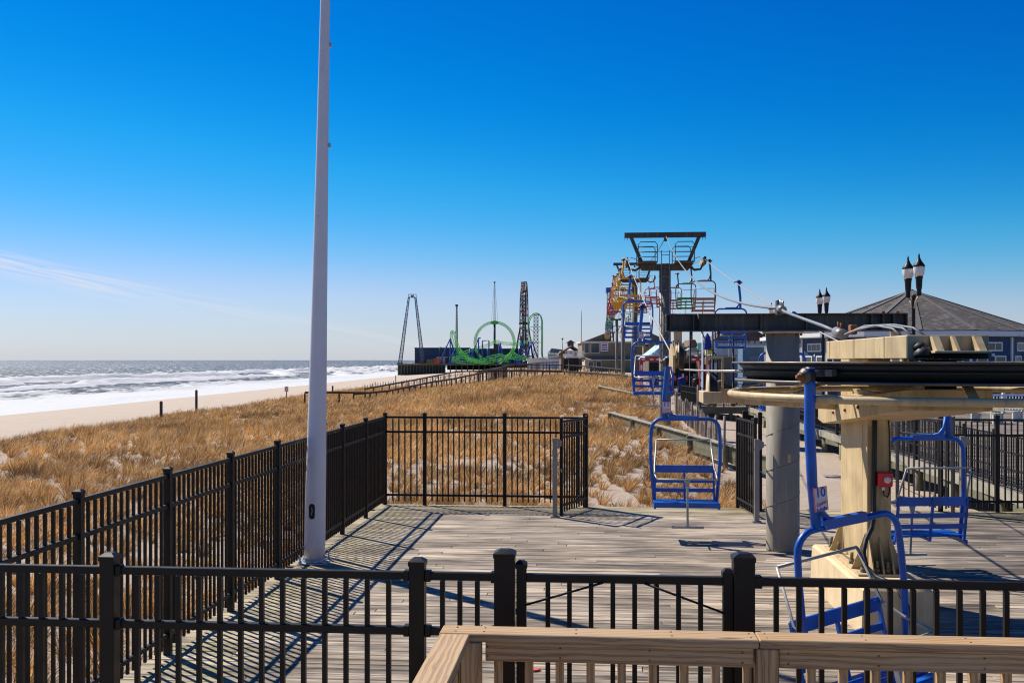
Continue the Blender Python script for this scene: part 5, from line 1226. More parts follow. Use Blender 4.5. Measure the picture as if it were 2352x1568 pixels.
board('tilted yellow sign with dark lettering above the stalls', 1620, 1634, 787, 814, 88, 'yellow_sign', R(-8), lines=[('stucco', 0.32, 0.6), ('stucco', 0.18, 0.6), ('stucco', 0.02, 0.6), ('stucco', -0.12, 0.6)])
board('pale teal sign panel left of the yellow sign', 1602, 1612, 787, 803, 89, 'teal_sign')
board('green sign panel right behind the white pole', 1611.5, 1619, 787, 799, 90, 'green_sign')
board('white and sky blue picture panel right of the yellow sign', 1638, 1650, 784, 818, 88.5, 'sky_sign', R(4), lines=[('white_paint', 0.35, 0.7), ('white_paint', 0.05, 0.5), ('pink_oval', -0.2, 0.7)])
def umb(label, px_, py0, Y, mat):
    a = at(px_, py0, Y); t_ = thing('closed_umbrella', label, 'umbrella', (a.x, Y, -0.01))
    MB().cyl((0, 0, 0), (0, 0, a.z), 0.03, 6).build('pole', 'white_paint', t_)
    MB().lathe([(0.42, a.z-1.25), (0.36, a.z-1.0), (0.20, a.z-0.3), (0.05, a.z-0.03), (0, a.z)], n=8, smooth=False).build('canopy', mat, t_)
umb('folded dark blue umbrella showing under the dark beam', 1625, 764, 75, 'umbrella_blue')
# red gateway frames with white ovals
def gateway(label, px0, px1, Y, posts):
    a, b_ = at(px0, 821, Y), at(px1, 829, Y); t_ = thing('red_gateway', label, 'gateway', (a.x, Y, -0.01), 0, 'red gateways on the boardwalk')
    Wd = b_.x-a.x; tp = a.z
    MB().box((Wd/2, 0, tp-0.12), (Wd, 0.16, 0.26)).build('lintel', 'red_sign', t_)
    def oval(x, z, rx, rz, par): MB().prism([(rx*math.cos(6.283*q/14), rz*math.sin(6.283*q/14)) for q in range(14)], (x, -0.082, z), (1, 0, 0), (0, 0, 1), (0, -0.01, 0)).build('oval_mark', 'pink_oval', par)
    for f_ in (0.15, 0.55, 0.85): oval(Wd*f_, tp-0.12, 0.16, 0.07, t_)
    for px_ in posts:
        x = at(px_, 826, Y).x-a.x
        p_ = MB().box((x, 0, (tp-0.25)/2), (0.26, 0.158, tp-0.25)).build('gate_leg', 'red_sign', t_)
        for k in range(4): oval(x, 0.35+k*0.62, 0.09, 0.24, p_)
gateway('red gateway with white ovals right of the nearest tower column', 1586, 1632, 74, (1610, 1626))
gateway('red gateway with white ovals left of the nearest tower column', 1470, 1518, 76, (1473, 1540))
# poles
for px_, py0, Y, r_, mat, lab in ((1614, 722, 63, 0.06, 'white_paint', 'slim white pole rising behind the red gateway'), (1637, 740, 66, 0.07, 'black_iron', 'slim black pole right of the yellow sign'), (1585, 745, 70, 0.06, 'black_iron', 'slim black pole left of the red gateway'), (1684, 740, 60, 0.06, 'black_iron', 'slim black pole behind the high blue chair seat')):
    a = at(px_, py0, Y); tag(MB().lathe([(r_*2, 0), (r_*2, 0.15), (r_, 0.2), (r_*0.9, a.z), (0, a.z+0.03)], n=8).build('slim_pole', mat, None, loc=(a.x, Y, -0.01)), lab, 'pole')
# tent roofs and rides left of tower column
t_, w_, h, d = block('ride_pavilion', 'white and pale blue peaked tent behind the left red gateway', 'building', 1488, 1545, 824, 826, 130, 8, 'stucco_dark')
MB().prism([(-w_/2-0.3, h), (w_/2+0.3, h), (w_*0.15, h+1.9)], (0, -4.2, 0), (1, 0, 0), (0, 0, 1), (0, 8.4, 0)).build('tent_roof', 'sky_sign', t_)
for k in range(5): MB().tube([(-w_/2+k*w_/4.5, -4.25, h), (w_*0.15, -4.25, h+1.95)], 0.05, 4).build('tent_rib', 'white_paint', t_)
t_, w_, h, d = block('ride_booth', 'red and pink decorated ride front between the tower columns', 'building', 1478, 1500, 796, 826, 150, 1.5, 'stucco')
for k in range(4): MB().box((-w_/2+0.3+k*0.35, -d/2-0.05, h*0.5+0.5*(k % 2)), (0.22, 0.06, h*0.55)).build('front_panel', ('plate_red', 'white_paint')[k % 2], t_)
# long pale railing and low kiosks on the open boardwalk at right
for i, (px0, px1, Y, lab) in enumerate(((2190, 2420, 52, 'white railing across the boardwalk at the far right under the bullwheel'), (1990, 2100, 60, 'white railing across the boardwalk right of the grey column'))):
    a, b_ = at(px0, 880, Y), at(px1, 880, Y); L_ = b_.x-a.x; t_ = thing('white_railing', lab, 'railing', (a.x, Y, -0.01))
    for z in (0.95, 0.15): MB().box((L_/2, 0, z), (L_, 0.09, 0.09)).build('rail', 'white_paint', t_)
    n = int(L_/0.16)
    for k in range(n+1): put('baluster', boxmesh(0.045, 0.045, 0.72, 'white_paint', 0, 'baluster'), t_, (k*L_/n, 0, 0.55))
    for k in range(5): MB().box((k*L_/4, 0, 0.53), (0.14, 0.14, 1.06)).build('post', 'white_paint', t_)
for i, (px_, Y, lab) in enumerate(((2265, 44, 'pale wooden bench on the open boardwalk at far right'), (2310, 45.5, 'pale wooden bench beyond the other one at the right picture edge'))):
    a = at(px_, 880, Y); t_ = thing('bench', lab, 'bench', (a.x, Y, -0.005), R(-80))
    for k in range(3): MB().box((0, -0.16+0.16*k, 0.45), (1.8, 0.13, 0.04)).build('seat_slat', 'pale_timber', t_)
    for k in range(2): MB().box((0, 0.24, 0.62+0.17*k), (1.8, 0.03, 0.13)).build('back_slat', 'pale_timber', t_)
    for x in (-0.75, 0.75): MB().box((x, 0.0, 0.215), (0.08, 0.42, 0.43)).build('leg', 'off_white', t_); MB().box((x, 0.26, 0.45), (0.07, 0.035, 0.9)).build('back_post', 'off_white', t_)

for k, (px_, Y, mat, lab) in enumerate(((1600, 79, 'black_iron', 'black drum shaped bin by the right red gateway'), (1566, 84, 'umbrella_blue', 'dark blue drum shaped bin left of the right red gateway'), (1655, 72, 'stucco_dark', 'brown drum shaped bin near the slim black pole'), (1500, 90, 'umbrella_blue', 'blue drum shaped bin inside the left red gateway'), (1518, 95, 'black_iron', 'black drum shaped bin inside the left red gateway'))):
    a = at(px_, 826, Y); t_ = thing('litter_bin', lab, 'bin', (a.x, Y, -0.006), 0, 'drum bins on the boardwalk')
    MB().lathe([(0.30, 0), (0.34, 0.3), (0.34, 1.0), (0.36, 1.02), (0.36, 1.08)], n=12).build('drum', mat, t_); MB().lathe([(0.36, 1.081), (0.30, 1.25), (0.12, 1.33), (0.0, 1.33)], n=12).build('lid', mat, t_)
for k, (px0, px1, Y, lab) in enumerate(((1545, 1600, 100, 'dark open fronted arcade stall right of the nearest tower column'), (1490, 1530, 108, 'dark open fronted arcade stall left of the nearest tower column'))):
    t_, w_, h, d = block('arcade_stall', lab, 'building', px0, px1, 818, 826, Y, 3, 'stucco_dark', 'grey_roof', 0, over=0.2)
    MB().box((0, -d/2-0.02, h*0.42), (w_*0.9, 0.05, h*0.72)).build('opening', 'dark_void', t_)
    for q in range(6): MB().box((-w_*0.4+q*w_*0.16, -d/2-0.10, h*0.3+0.1*(q % 3)), (0.22, 0.12, 0.5)).build('toy_display', ('plate_red', 'umbrella_blue', 'off_white')[q % 3], t_)

# ================================================================== TAN BEACH BUILDING
TB = 222.0
a = at(1338, 786, TB); b_ = at(1560, 850, TB); tb = thing('tan_building', 'two storey tan flat roofed building beside the lift, white balcony at its left', 'building', ((a.x+b_.x)/2, TB+8, 0.0))
wd_ = b_.x-a.x; X0 = -wd_/2
zt = a.z; zm = at(0, 829, TB).z; zr = at(0, 822, TB).z
lw = MB().box((0.9, 0, zr/2), (wd_-1.8+0.2, 16, zr)).build('wall', 'stucco', tb)
up = MB().box((0, 0.6, (zt+zr)/2), (wd_, 14.5, zt-zr)).build('wall', 'stucco', tb)
MB().box((0, 0.6, zt+0.10), (wd_+0.8, 15.3, 0.34)).build('roof_edge', 'off_white', tb)
MB().prism([(X0-0.2, -8.6), (X0-0.2+wd_+0.4, -8.6), (X0+wd_, -6.7), (X0+0.8, -6.7)], (0, 0, zr-0.5), (1, 0, 0), (0, 1, 0), (0, 0, 0.16)).build('lower_eave', 'off_white', tb)
MB().prism([(-8.8, zr-0.34), (-6.6, zr+0.45), (-6.6, zr-0.34)], (X0-0.2, 0, 0), (0, 1, 0), (0, 0, 1), (wd_+0.6, 0, 0)).build('skirt_roof', 'stucco', tb)
MB().prism([(0, 0.3), (6.0, 2.6), (6.0, 0.3)], (X0+0.6, -6.0, zt), (1, 0, 0), (0, 0, 1), (0, 9, 0)).build('sloped_roof', 'stucco_dark', tb)
MB().prism([(0, 2.2), (4.0, 0.3), (0.0, 0.3)], (X0+15.5, -6.0, zt), (1, 0, 0), (0, 0, 1), (0, 9, 0)).build('sloped_roof', 'stucco_dark', tb)
for x, ww_ in ((1.0, 1.2), (2.9, 2.0), (19.2, 1.0)):
    w1 = MB().box((X0+x, -6.68, (zt+zr)/2+0.5), (ww_, 0.1, 2.4)).build('window_frame', 'off_white', up); MB().box((X0+x, -6.75, (zt+zr)/2+0.5), (ww_-0.25, 0.06, 2.15)).build('pane', 'glass', w1)
sg = MB().box((X0+5.0, -6.70, (zt+zr)/2+0.9), (1.7, 0.1, 2.2)).build('notice_board', 'white_paint', tb)
for k in range(4): MB().box((X0+5.0, -6.77, (zt+zr)/2+1.7-0.52*k), (1.3, 0.05, 0.3)).build('print_line', ('plate_red', 'plate_blue')[k % 2 if k else 0], sg)
for x in (1.9, 3.6): w1 = MB().box((X0+x, -8.03, zr*0.55), (1.2, 0.08, 1.5)).build('window_frame', 'off_white', lw); MB().box((X0+x, -8.09, zr*0.55), (0.95, 0.05, 1.25)).build('pane', 'glass', w1)
bal = MB().box((X0-1.7, -6.4, zr+0.15), (4.2, 3.4, 0.2)).build('balcony', 'off_white', tb)
for k in range(15): MB().box((X0-3.7+k*0.285, -8.0, zr+0.85), (0.12, 0.06, 1.3)).build('baluster', 'white_paint', bal)
for z in (0.35, 1.5): MB().box((X0-1.7, -8.0, zr+z), (4.2, 0.1, 0.14)).build('rail', 'white_paint', bal)
MB().box((X0-1.9, -6.0, zr/2), (2.2, 2.0, zr)).build('stair_box', 'dark_void', tb)
MB().cyl((X0+0.3, 0, zt), (X0+0.3, 0, zt+7.5), 0.07, 5).build('mast', 'hanger_grey', tb)
# gabled brown building, grey roofs behind
GB = 262.0
a = at(1256, 834, GB); t_ = thing('gabled_building', 'dark brown gabled building with a small roof lantern left of the tan building', 'building', (at(1313, 0, GB).x, GB+6, 0))
k_ = GB/F; gw = 24*k_*1.0
MB().box((0, 0, 2.6), (gw*2, 12, 5.2)).build('wall', 'stucco_dark', t_)
MB().prism([(-gw*1.25, 4.4), (0, 6.6), (gw*1.25, 4.4), (gw*1.25, 4.0), (0, 6.1), (-gw*1.25, 4.0)], (0, -7.0, 0), (1, 0, 0), (0, 0, 1), (0, 13.5, 0)).build('roof', 'brown_roof', t_)
la = MB().box((0, -1, 6.9), (1.6, 1.6, 1.0)).build('roof_lantern', 'stucco_dark', t_); MB().prism([(-1.3, 7.3), (0, 8.1), (1.3, 7.3)], (0, -2.2, 0), (1, 0, 0), (0, 0, 1), (0, 2.4, 0)).build('lantern_roof', 'brown_roof', la)
MB().box((-1.0, -6.1, 3.9), (2.6, 0.15, 0.9)).build('awning', 'white_paint', t_); MB().box((-0.4, -6.05, 1.6), (3.2, 0.1, 2.6)).build('doorway', 'dark_void', t_)
t_ = thing('long_shed', 'long pale low roofed shed left of the gabled building', 'building', (at(1262, 0, 300).x, 306, 0))
MB().box((0, 0, 1.5), (13, 10, 3.0)).build('wall', 'off_white', t_); MB().prism([(-6.8, 2.7), (7.2, 4.2), (7.2, 4.5), (-6.8, 3.0)], (0, -5.6, 0), (1, 0, 0), (0, 0, 1), (0, 11, 0)).build('roof', 'off_white', t_)
t_ = thing('steel_roof_frame', 'broken grey blue roof frame standing above the long pale shed', 'building', (at(1283, 0, 330).x, 332, 0))
MB().box((0, 0, 2.4), (7, 5, 4.8)).build('wall', 'grey_roof', t_)
for k in range(6): MB().bar((-3.6+k*1.0, -2.6, 4.9), (-2.2+k*1.1, -2.6, 6.6-0.2*k), 0.25, 0.25).build('rafter', 'ride_steel', t_)
MB().prism([(-3.0, 5.0), (2.4, 5.0), (2.9, 6.0), (-2.2, 6.6)], (0, -2.0, 0), (1, 0, 0), (0, 0, 1), (0, 4, 0)).build('roof_sheet', 'ride_steel', t_)
t_ = thing('light_mast', 'thin floodlight mast above the pale shed', 'lamp post', (at(1292, 0, 300).x, 300, 0)); MB().cyl((0, 0, 0), (0, 0, at(0, 779, 300).z), 0.09, 5).build('pole', 'hanger_grey', t_); MB().box((0, 0, at(0, 778, 300).z), (0.5, 0.4, 0.5)).build('floodlight', 'hanger_grey', t_)
t_ = thing('bare_tree', 'bare dark tree beside the gabled building', 'tree', (at(1349, 0, 255).x, 256, 0))
tr = MB().tube([(0, 0, 0), (0.1, 0, 2.5), (0.0, 0, 4.6)], [0.3, 0.2, 0.12], 6).build('trunk', 'twig', t_); br = MB(); rg = random.Random(5)
for k in range(26):
    a = rg.uniform(0, 6.28); z = rg.uniform(2.5, 4.6); l_ = rg.uniform(0.8, 2.2); p1 = Vector((math.cos(a)*l_*0.6, math.sin(a)*l_*0.6, z+l_*0.7)); br.tube([(0.05, 0, z), p1, p1+Vector((rg.uniform(-.4, .4), 0, rg.uniform(0.3, 0.9)))], [0.09, 0.06, 0.03], 4)
br.build('crown', 'twig', t_)

# ================================================================== AMUSEMENT PIER
PY_ = 450.0
pz0 = 1.0
a, b_ = at(912, 835, PY_), at(1330, 835, PY_)
pier = thing('amusement_pier', 'long wooden amusement pier on piles, standing over the surf', 'pier', (a.x, PY_, 0))
Lp = b_.x-a.x
MB().box((Lp/2, 18, pz0-0.3), (Lp, 36, 0.6)).build('pier_deck', 'pier_wood', pier)
MB().box((10.8, 2.0, -1.9), (21.4, 0.4, 4.6)).build('side_planking', 'pier_side', pier)
for k in range(16): MB().box((0.3+k*1.42, 1.4, -1.9), (0.35, 0.5, 5.6)).build('pile', 'pier_wood', pier)
for k in range(22): MB().cyl((24+k*2.6, 1.0, -4.5), (24+k*2.6, 1.0, pz0-0.6), 0.3, 6).build('pile', 'pier_wood', pier)
MB().box((Lp*0.63, 6, -0.6), (Lp*0.72, 0.5, 2.4)).build('fascia', 'dark_void', pier); MB().box((Lp*0.63, -0.2, 0.75), (Lp*0.74, 0.4, 0.9)).build('edge_beam', 'pier_wood', pier)  # near-black sheet behind the piles paints the shade under the deck
DK = pz0
def pthing(name, label, cat, px_, Y): return thing(name, label, cat, (at(px_, 0, Y).x, Y, DK))
def rel(px_, py_, Y, o): q = at(px_, py_, Y); return q-o.location
# warehouses
t_ = pthing('pier_warehouse', 'blue flat roofed shed at the seaward end of the pier', 'building', 1015, 470); w_ = 125*470/F
MB().box((0, 6, (at(0, 799, 470).z-DK)/2), (w_, 12, at(0, 799, 470).z-DK)).build('wall', 'warehouse_blue', t_); MB().box((0, 6, at(0, 799, 470).z-DK+0.1), (w_+0.4, 12.4, 0.25)).build('roof', 'warehouse_dark', t_)
for k in range(4): MB().box((-w_*0.05+k*2.9, -0.3, 1.6), (2.4, 0.5, 3.2)).build('roller_door', 'off_white', t_)
t_ = pthing('pier_hall', 'long dark blue hall behind the green roller coaster', 'building', 1135, 474); w_ = 130*474/F
hz_ = at(0, 801, 474).z-DK
MB().box((0, 6, hz_/2), (w_, 12, hz_)).build('wall', 'warehouse_dark', t_); MB().box((0, 6, hz_+0.1), (w_+0.4, 12.4, 0.3)).build('roof', 'ride_steel', t_); MB().box((w_*0.07, 4, hz_+1.3), (2.6, 3, 2.4)).build('roof_unit', 'stucco_dark', t_)
# crates and machines
for k, (px_, wpx, hh_, mat, lab) in enumerate(((988, 16, 2.0, 'stucco_dark', 'brown covered machine on the pier between the slingshot legs'), (1003, 14, 2.4, 'orange_crate', 'bright orange container on the pier behind the surf, left one'), (1013, 8, 2.0, 'orange_crate', 'bright orange container on the pier, right one'), (1026, 6, 2.6, 'ride_dark', 'dark upright machine on the pier right of the orange containers'), (968, 12, 1.3, 'rust', 'low rusty machinery at the seaward end of the pier'))):
    t_ = pthing('pier_container', lab, 'container', px_, 449.0+1.5*k); w_ = wpx*450/F; b0 = MB().box((0, 0, hh_/2), (w_, 1.2, hh_)).build('body', mat, t_, 0.05)
    for q in range(3): MB().box((-w_/3+q*w_/3, -0.62, hh_/2), (0.1, 0.06, hh_*0.9)).build('rib', mat, t_)
    MB().box((0, 0, hh_+0.05), (w_*0.8, 1.0, 0.12)).build('lid', mat, t_)
def lattice(m_, p0, p1, w0, w1, n, r_):
    p0, p1 = Vector(p0), Vector(p1); d = (p1-p0).normalized(); x = Vector((1, 0, 0)); x = (x-d*x.dot(d)).normalized(); y = d.cross(x)
    cs = [(1, 1), (1, -1), (-1, -1), (-1, 1)]
    def c_(f_, k): w_ = (w0*(1-f_)+w1*f_)/2; return p0.lerp(p1, f_)+x*cs[k % 4][0]*w_+y*cs[k % 4][1]*w_
    for k in range(4): m_.tube([c_(0, k), c_(1, k)], r_, 4)
    for i in range(n):
        for k in range(4): m_.tube([c_(i/n, k), c_((i+1)/n, k+1 if i % 2 else k-1)], r_*0.7, 3); m_.tube([c_(i/n, k), c_(i/n, k+1)], r_*0.6, 3)
# slingshot
t_ = pthing('slingshot_ride', 'tall pair of slanting blue lattice masts joined at the top, at the pier end', 'ride', 944, 452)
for nm, base, top in (('mast', (919, 833), (939, 681)), ('mast', (971, 829), (954, 681))):
    m_ = MB(); lattice(m_, rel(*base, 452, t_), rel(*top, 452, t_), 1.5, 0.7, 34, 0.13); m_.build(nm, 'ride_steel', t_)
m_ = MB(); tl_, tr_ = rel(938, 683, 452, t_), rel(956, 683, 452, t_)
for dz in (0, 1.4): m_.bar(tl_+Vector((0, 0, dz)), tr_+Vector((0, 0, dz)), 0.3, 0.25)
for f_ in (0, 0.33, 0.66, 1): q = tl_.lerp(tr_, f_); m_.bar(q, q+Vector((0, 0, 1.4)), 0.2, 0.2)
m_.box((tl_+tr_)/2+Vector((0, 0, 0.6)), (1.2, 0.8, 0.9)); m_.build('head_frame', 'ride_steel', t_)
for base in ((919, 833), (971, 829)): q = rel(*base, 452, t_); MB().box((q.x, q.y, 0.15), (2.4, 2.4, 0.5)).build('footing', 'pier_wood', t_)
# plain mast ride
t_ = pthing('mast_ride', 'single slender dark lattice mast behind the green coaster', 'ride', 1049, 462); m_ = MB(); hz_ = at(0, 702, 462).z-DK; lattice(m_, (0, 0, 0), (0, 0, hz_), 1.1, 0.5, 40, 0.12); m_.build('mast', 'ride_dark', t_); MB().box((0, 0, hz_+0.2), (1.3, 0.8, 0.8)).build('mast_head', 'ride_dark', t_)
# swing tower
t_ = pthing('swing_tower', 'tall thin swing tower with a carriage part way up, inside the coaster loop', 'ride', 1136, 458); hz_ = at(0, 648, 458).z-DK; hc = at(0, 742, 458).z-DK
MB().tube([(0, 0, 0), (0, 0, hc)], 0.5, 8).build('lower_mast', 'ride_dark', t_); m_ = MB(); lattice(m_, (0, 0, hc), (0, 0, hz_), 0.9, 0.25, 30, 0.05); m_.build('upper_mast', 'ride_dark', t_)
MB().lathe([(0.4, hc-0.6), (1.6, hc-0.4), (1.7, hc+0.8), (0.6, hc+1.2)], n=12).build('carriage', 'ride_dark', t_); MB().box((0, 0, hz_), (0.8, 0.6, 0.6)).build('mast_head', 'ride_dark', t_)
for s_ in (-1, 1): MB().tube([(s_*1.5, 0, hc), (s_*0.15, 0, hz_)], 0.045, 4).build('cable', 'ride_dark', t_)
# ferris wheel, nearly edge on
t_ = pthing('ferris_wheel', 'tall ferris wheel seen almost edge on, above the coaster', 'ride', 1204, 466)
hub = at(0, 742, 466).z-DK; rad = (742-647)*466/F; ya = R(90-3.2)      # wheel plane nearly along the view
ax = Vector((math.cos(ya), math.sin(ya), 0)); nx_ = Vector((-math.sin(ya), math.cos(ya), 0))
ro = None
for s_ in (-1, 1):
    m_ = MB(); m_.tube([Vector((0, 0, hub))+nx_*(s_*1.1)+ax*(rad*math.cos(6.2832*k/48))+Vector((0, 0, rad*math.sin(6.2832*k/48))) for k in range(48)], 0.22, 5, closed=True)
    m_.tube([Vector((0, 0, hub))+nx_*(s_*1.1)+ax*(rad*0.86*math.cos(6.2832*k/48))+Vector((0, 0, rad*0.86*math.sin(6.2832*k/48))) for k in range(48)], 0.15, 4, closed=True)
    ro = m_.build('wheel_rim', 'ride_dark', t_)
    m_ = MB()
    for k in range(24): c_, s2 = math.cos(6.2832*k/24), math.sin(6.2832*k/24); m_.tube([Vector((0, 0, hub))+nx_*(s_*0.6), Vector((0, 0, hub))+nx_*(s_*1.1)+ax*(rad*c_)+Vector((0, 0, rad*s2))], 0.09, 4)
    tag(m_.build('spokes', 'ride_dark', t_), kind='stuff')
m_ = MB()
for k in range(48): c_, s2 = math.cos(6.2832*k/48), math.sin(6.2832*k/48); q = Vector((0, 0, hub))+ax*(rad*c_)+Vector((0, 0, rad*s2)); m_.tube([q-nx_*1.1, q+nx_*1.1], 0.13, 4)
tag(m_.build('cross_ties', 'ride_dark', t_), kind='stuff')
for k in range(32):
    c_, s2 = math.cos(6.2832*(k+0.5)/32), math.sin(6.2832*(k+0.5)/32); q = Vector((0, 0, hub-0.9))+ax*(rad*c_)+Vector((0, 0, rad*s2))
    g_ = MB().lathe([(0.3, -0.9), (0.85, -0.5), (0.9, 0.0), (0.75, 0.1)], q, 8).build('gondola', ('gondola_grey', 'gondola_grey', 'gondola_red')[k % 3], t_); MB().lathe([(1.0, 0.75), (0.0, 1.15)], q, 8).build('gondola_roof', ('off_white', 'gondola_grey')[k % 2], g_)
for s_ in (-1, 1):
    for dx in (-4.6, 4.6): MB().tube([Vector((0, 0, hub))+nx_*(s_*1.9), nx_*(s_*4.4)+ax*dx], 0.32, 6).build('support_leg', 'ride_dark', t_)
    for f_ in (0.35, 0.62): MB().tube([nx_*(s_*(1.9*(1-f_)+4.4*f_))+ax*(-4.6*f_)+Vector((0, 0, hub*(1-f_))), nx_*(s_*(1.9*(1-f_)+4.4*f_))+ax*(4.6*f_)+Vector((0, 0, hub*(1-f_)))], 0.18, 5).build('brace', 'ride_dark', t_)
MB().tube([Vector((0, 0, hub))-nx_*2.4, Vector((0, 0, hub))+nx_*2.4], 0.6, 10).build('axle', 'ride_dark', t_)
# green coaster
CY_ = 446.0
gc = pthing('roller_coaster', 'bright green roller coaster track with a big loop on blue supports', 'ride', 1130, CY_)
def crv(pts_, n=8):
    P_ = [Vector(q) for q in pts_]; o_ = []
    for i in range(len(P_)-1):
        p0, p1, p2, p3 = P_[max(i-1, 0)], P_[i], P_[i+1], P_[min(i+2, len(P_)-1)]
        for k in range(n):
            u = k/n; o_.append(0.5*((2*p1)+(p2-p0)*u+(2*p0-5*p1+4*p2-p3)*u*u+(3*p1-p0-3*p2+p3)*u**3))
    return o_+[P_[-1]]
def track(pts_, offs, mat='ride_green', r_=0.12, name='track'):
    P_ = crv(pts_, 7); m_ = MB(); offs = Vector(offs); spine = [q+Vector((0, 0.0, 0))-offs.orthogonal().normalized()*0 for q in P_]
    A_ = []; B_ = []; C_2 = []
    for i, q in enumerate(P_):
        d = (P_[min(i+1, len(P_)-1)]-P_[max(i-1, 0)]).normalized(); side = d.cross(offs).normalized()
        nrm = side.cross(d).normalized()
        A_.append(q+side*0.55+Vector((0, -0.4, 0))); B_.append(q-side*0.55-Vector((0, -0.4, 0))); C_2.append(q)
    m_.tube(A_, r_, 5); m_.tube(B_, r_, 5)
    for i in range(0, len(P_), 1): m_.tube([A_[i], B_[i]], r_*0.55, 4)
    for i in range(len(P_)-1): m_.tube([A_[i], B_[i+1]], r_*0.4, 3)
    return m_.build(name, mat, gc)
def rp(px_, py_, dy=0.0): q = at(px_, py_, CY_+dy); return q-gc.location
FW = Vector((0, 1, 0))
track([rp(1136+45*math.cos(R(a)), 787-47*math.sin(R(a)), 2.0*a/360) for a in range(-60, 252, 12)], FW, name='loop_track')
track([rp(1041, 762, 2), rp(1037, 762), rp(1037, 775), rp(1043, 792), rp(1053, 807), rp(1066, 820), rp(1082, 828, -2), rp(1100, 831, -3), rp(1120, 833, -4)], FW, name='track')
track([rp(1043, 762, 3), rp(1046, 773, 3), rp(1049, 787, 3), rp(1056, 802, 3), rp(1068, 815, 3), rp(1090, 828, 2)], FW, name='track')
track([rp(1060, 812, 5), rp(1085, 803, 5), rp(1108, 797, 5), rp(1128, 789, 5), rp(1139, 784, 5), rp(1155, 788, 4), rp(1175, 789, 3), rp(1190, 790, 2), rp(1205, 786, 1), rp(1222, 780, 0)], FW, name='track')
track([rp(1062, 811, 4), rp(1046, 815, 2), rp(1038, 823, 0), rp(1046, 829, -2), rp(1070, 832, -3), rp(1095, 831, -3), rp(1120, 822, -3), rp(1148, 815, -3), rp(1160, 819, -3), rp(1180, 822, -3), rp(1210, 825, -3), rp(1250, 830, -3), rp(1330, 830, -2)], FW, name='track')
track([rp(1181, 800, 1), rp(1174, 812, 1), rp(1160, 824, 1), rp(1145, 833, 1)], FW, name='track')
track([rp(1040, 826, -1), rp(1052, 820, -3), rp(1072, 822, -5), rp(1090, 828, -6), rp(1108, 833, -5), rp(1130, 830, -4), rp(1150, 826, -2), rp(1168, 830, 0)], FW, name='track')
track([rp(1056, 806, 6), rp(1066, 812, 6), rp(1078, 820, 5), rp(1092, 826, 4), rp(1110, 828, 3), rp(1128, 824, 3), rp(1145, 826, 3), rp(1164, 818, 3), rp(1178, 808, 3)], FW, name='track')
track([rp(1180, 812, -2), rp(1195, 820, -4), rp(1215, 824, -5), rp(1240, 828, -5), rp(1270, 829, -4), rp(1300, 829, -3)], FW, name='track')
MB().box((rp(1300, 827).x, 0, rp(0, 826).z), (16, 3.0, 1.6)).build('station', 'ride_green', gc)
def sup(pts_, r_=0.30): MB().tube([rp(*q) for q in pts_], r_, 5).build('support', 'ride_blue', gc)
GY = 836
for pts_ in ([(1034, 777), (1034, GY)], [(1034, 777), (1008, GY)], [(1034, 777), (1050, GY)], [(1046, 801), (1046, GY)], [(1046, 801), (1030, GY)], [(1099, 776), (1099, GY)], [(1099, 776), (1076, GY)], [(1099, 776), (1104, 776)], [(1108, 782), (1108, GY)], [(1108, 782), (1123, 782), (1123, GY)], [(1148, 786), (1142, GY)], [(1148, 786), (1160, GY)], [(1198, 777), (1198, GY)], [(1198, 777), (1216, GY)], [(1198, 777), (1192, 778)], [(1192, 800), (1192, GY)], [(1172, 822), (1172, GY)], [(1182, 822), (1182, GY)], [(1222, 784), (1204, GY)], [(1222, 784), (1240, GY)], [(1215, 784), (1215, GY)], [(1240, 828), (1240, GY)], [(1080, 800), (1076, GY)], [(1085, 800), (1090, GY)], [(1062, 820), (1062, GY)], [(1120, 800), (1120, GY)], [(1206, 818), (1226, 818)], [(1140, 815), (1140, GY)], [(1155, 817), (1155, GY)]):
    sup(pts_)
MB().box((rp(1190, 0).x, 0, rp(0, 826).z), (2.2, 1.2, rp(0, 812).z-rp(0, 838).z)).build('support_pier', 'ride_blue', gc)
# vertical lift coaster hat
t_ = pthing('vertical_lift', 'grey blue vertical coaster lift tower with a rounded top right of the ferris wheel', 'ride', 1234, 455)
m_ = MB(); lattice(m_, rel(1231, 838, 455, t_), rel(1231, 721, 455, t_), 1.9, 1.9, 14, 0.16); m_.build('lift_tower', 'ride_steel', t_)
hat = [rel(px_, py_, 455, t_) for px_, py_ in ((1213, 760), (1213, 742), (1216, 730), (1222, 722), (1231, 719), (1239, 722), (1243, 731), (1244, 745), (1244, 790), (1244, 812), (1248, 824), (1258, 832))]
m_ = MB(); m_.tube(crv(hat, 5), 0.26, 5); m_.build('track', 'ride_green', t_)
m_ = MB(); m_.tube(crv([q+Vector((0.5, 0.9, -0.5)) for q in hat], 5), 0.18, 5); m_.build('track', 'ride_steel', t_)
for py_ in (724, 750, 786):
    MB().tube([rel(1215, py_, 455, t_), rel(1244, py_, 455, t_)], 0.12, 4).build('brace', 'ride_steel', t_)
MB().tube([rel(1214, 752, 455, t_), rel(1228, 764, 455, t_)], 0.1, 4).build('brace', 'ride_steel', t_); MB().tube([rel(1244, 752, 455, t_), rel(1233, 764, 455, t_)], 0.1, 4).build('brace', 'ride_steel', t_)
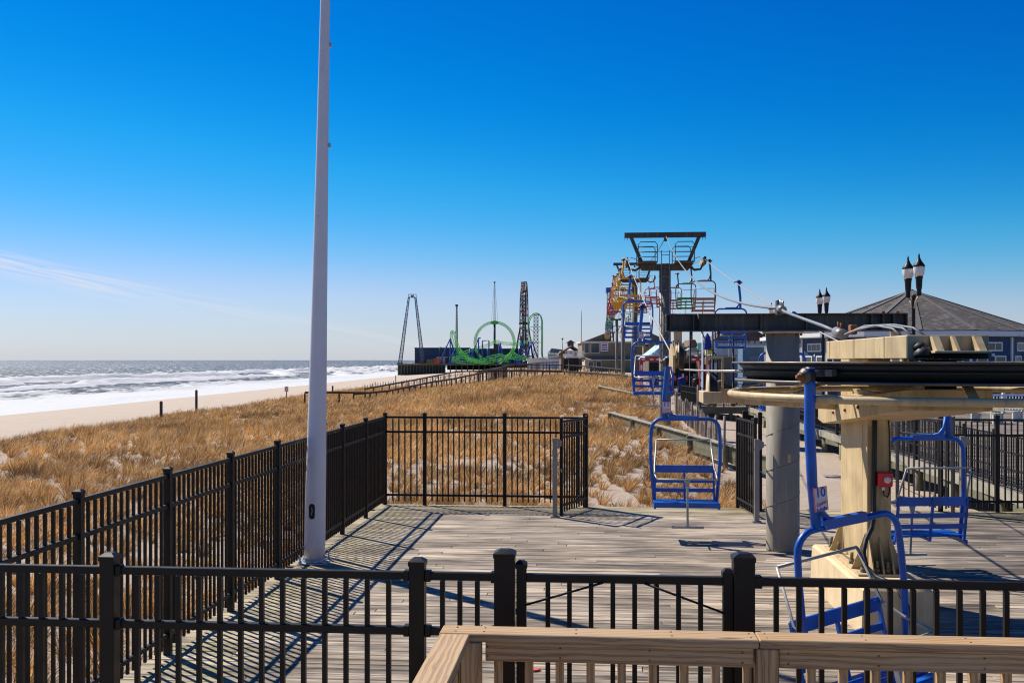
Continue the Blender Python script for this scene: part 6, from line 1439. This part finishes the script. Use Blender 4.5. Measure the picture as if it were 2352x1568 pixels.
# distant drop tower behind the chairs
t_ = thing('drop_tower', 'dark blue drop tower rising behind the left hand chairs', 'ride', (at(1401, 0, 400).x, 400, 0.2)); hz_ = at(0, 663, 400).z-0.2
m_ = MB(); lattice(m_, (0, 0, 0), (0, 0, hz_-1), 2.2, 2.2, 18, 0.14); m_.build('mast', 'ride_dark', t_); MB().box((0, 0, hz_-0.6), (3.2, 3.0, 2.0)).build('mast_head', 'ride_blue', t_)
for z in (hz_*0.3, hz_*0.75): MB().box((0, -1.4, z), (2.9, 0.5, 0.8)).build('seat_ring', 'ride_blue', t_)
# pier lamp posts
for k, px_ in enumerate((1023, 1010, 1172)):
    t_ = pthing('pier_light', ('tall lamp pole left of the green coaster spike', 'tall lamp pole at the blue pier shed', 'tall lamp pole right of the swing tower')[k], 'lamp post', px_, 455); hz_ = at(0, (795, 797, 803)[k], 455).z-DK
    MB().cyl((0, 0, 0), (0, 0, hz_), 0.1, 5).build('pole', 'hanger_grey', t_); MB().box((0.4, 0, hz_), (1.0, 0.3, 0.2)).build('head', 'hanger_grey', t_)
# low pale roofs and trees of the town beyond, in the gaps
for k, (px0, px1, py_, Y, mat, lab) in enumerate(((1560, 1640, 812, 330, 'off_white', 'pale distant building behind the stalls'), (1440, 1480, 815, 380, 'stucco', 'distant tan building between the tower columns'), (1240, 1330, 824, 520, 'stucco_dark', 'low dark distant roofs beyond the pier entrance'), (1770, 1850, 806, 150, 'off_white', 'pale far building behind the thick grey column'), (2000, 2110, 815, 120, 'grey_siding', 'grey far building behind the tan top box'))):
    a, b_ = at(px0, py_, Y), at(px1, py_, Y)
    t_ = thing('town_building', lab, 'building', ((a.x+b_.x)/2, Y+5, -0.2)); wd_ = b_.x-a.x
    MB().box((0, 0, (a.z+0.2)/2), (wd_, 10, a.z+0.2)).build('wall', mat, t_); MB().box((0, 0, a.z+0.3), (wd_+0.8, 10.8, 0.25)).build('roof', 'grey_roof', t_)
    for q in range(max(2, int(wd_/3))): MB().box((-wd_/2+1.5+q*3.0, -5.05, a.z*0.55), (1.2, 0.1, 1.3)).build('window', 'glass', t_)
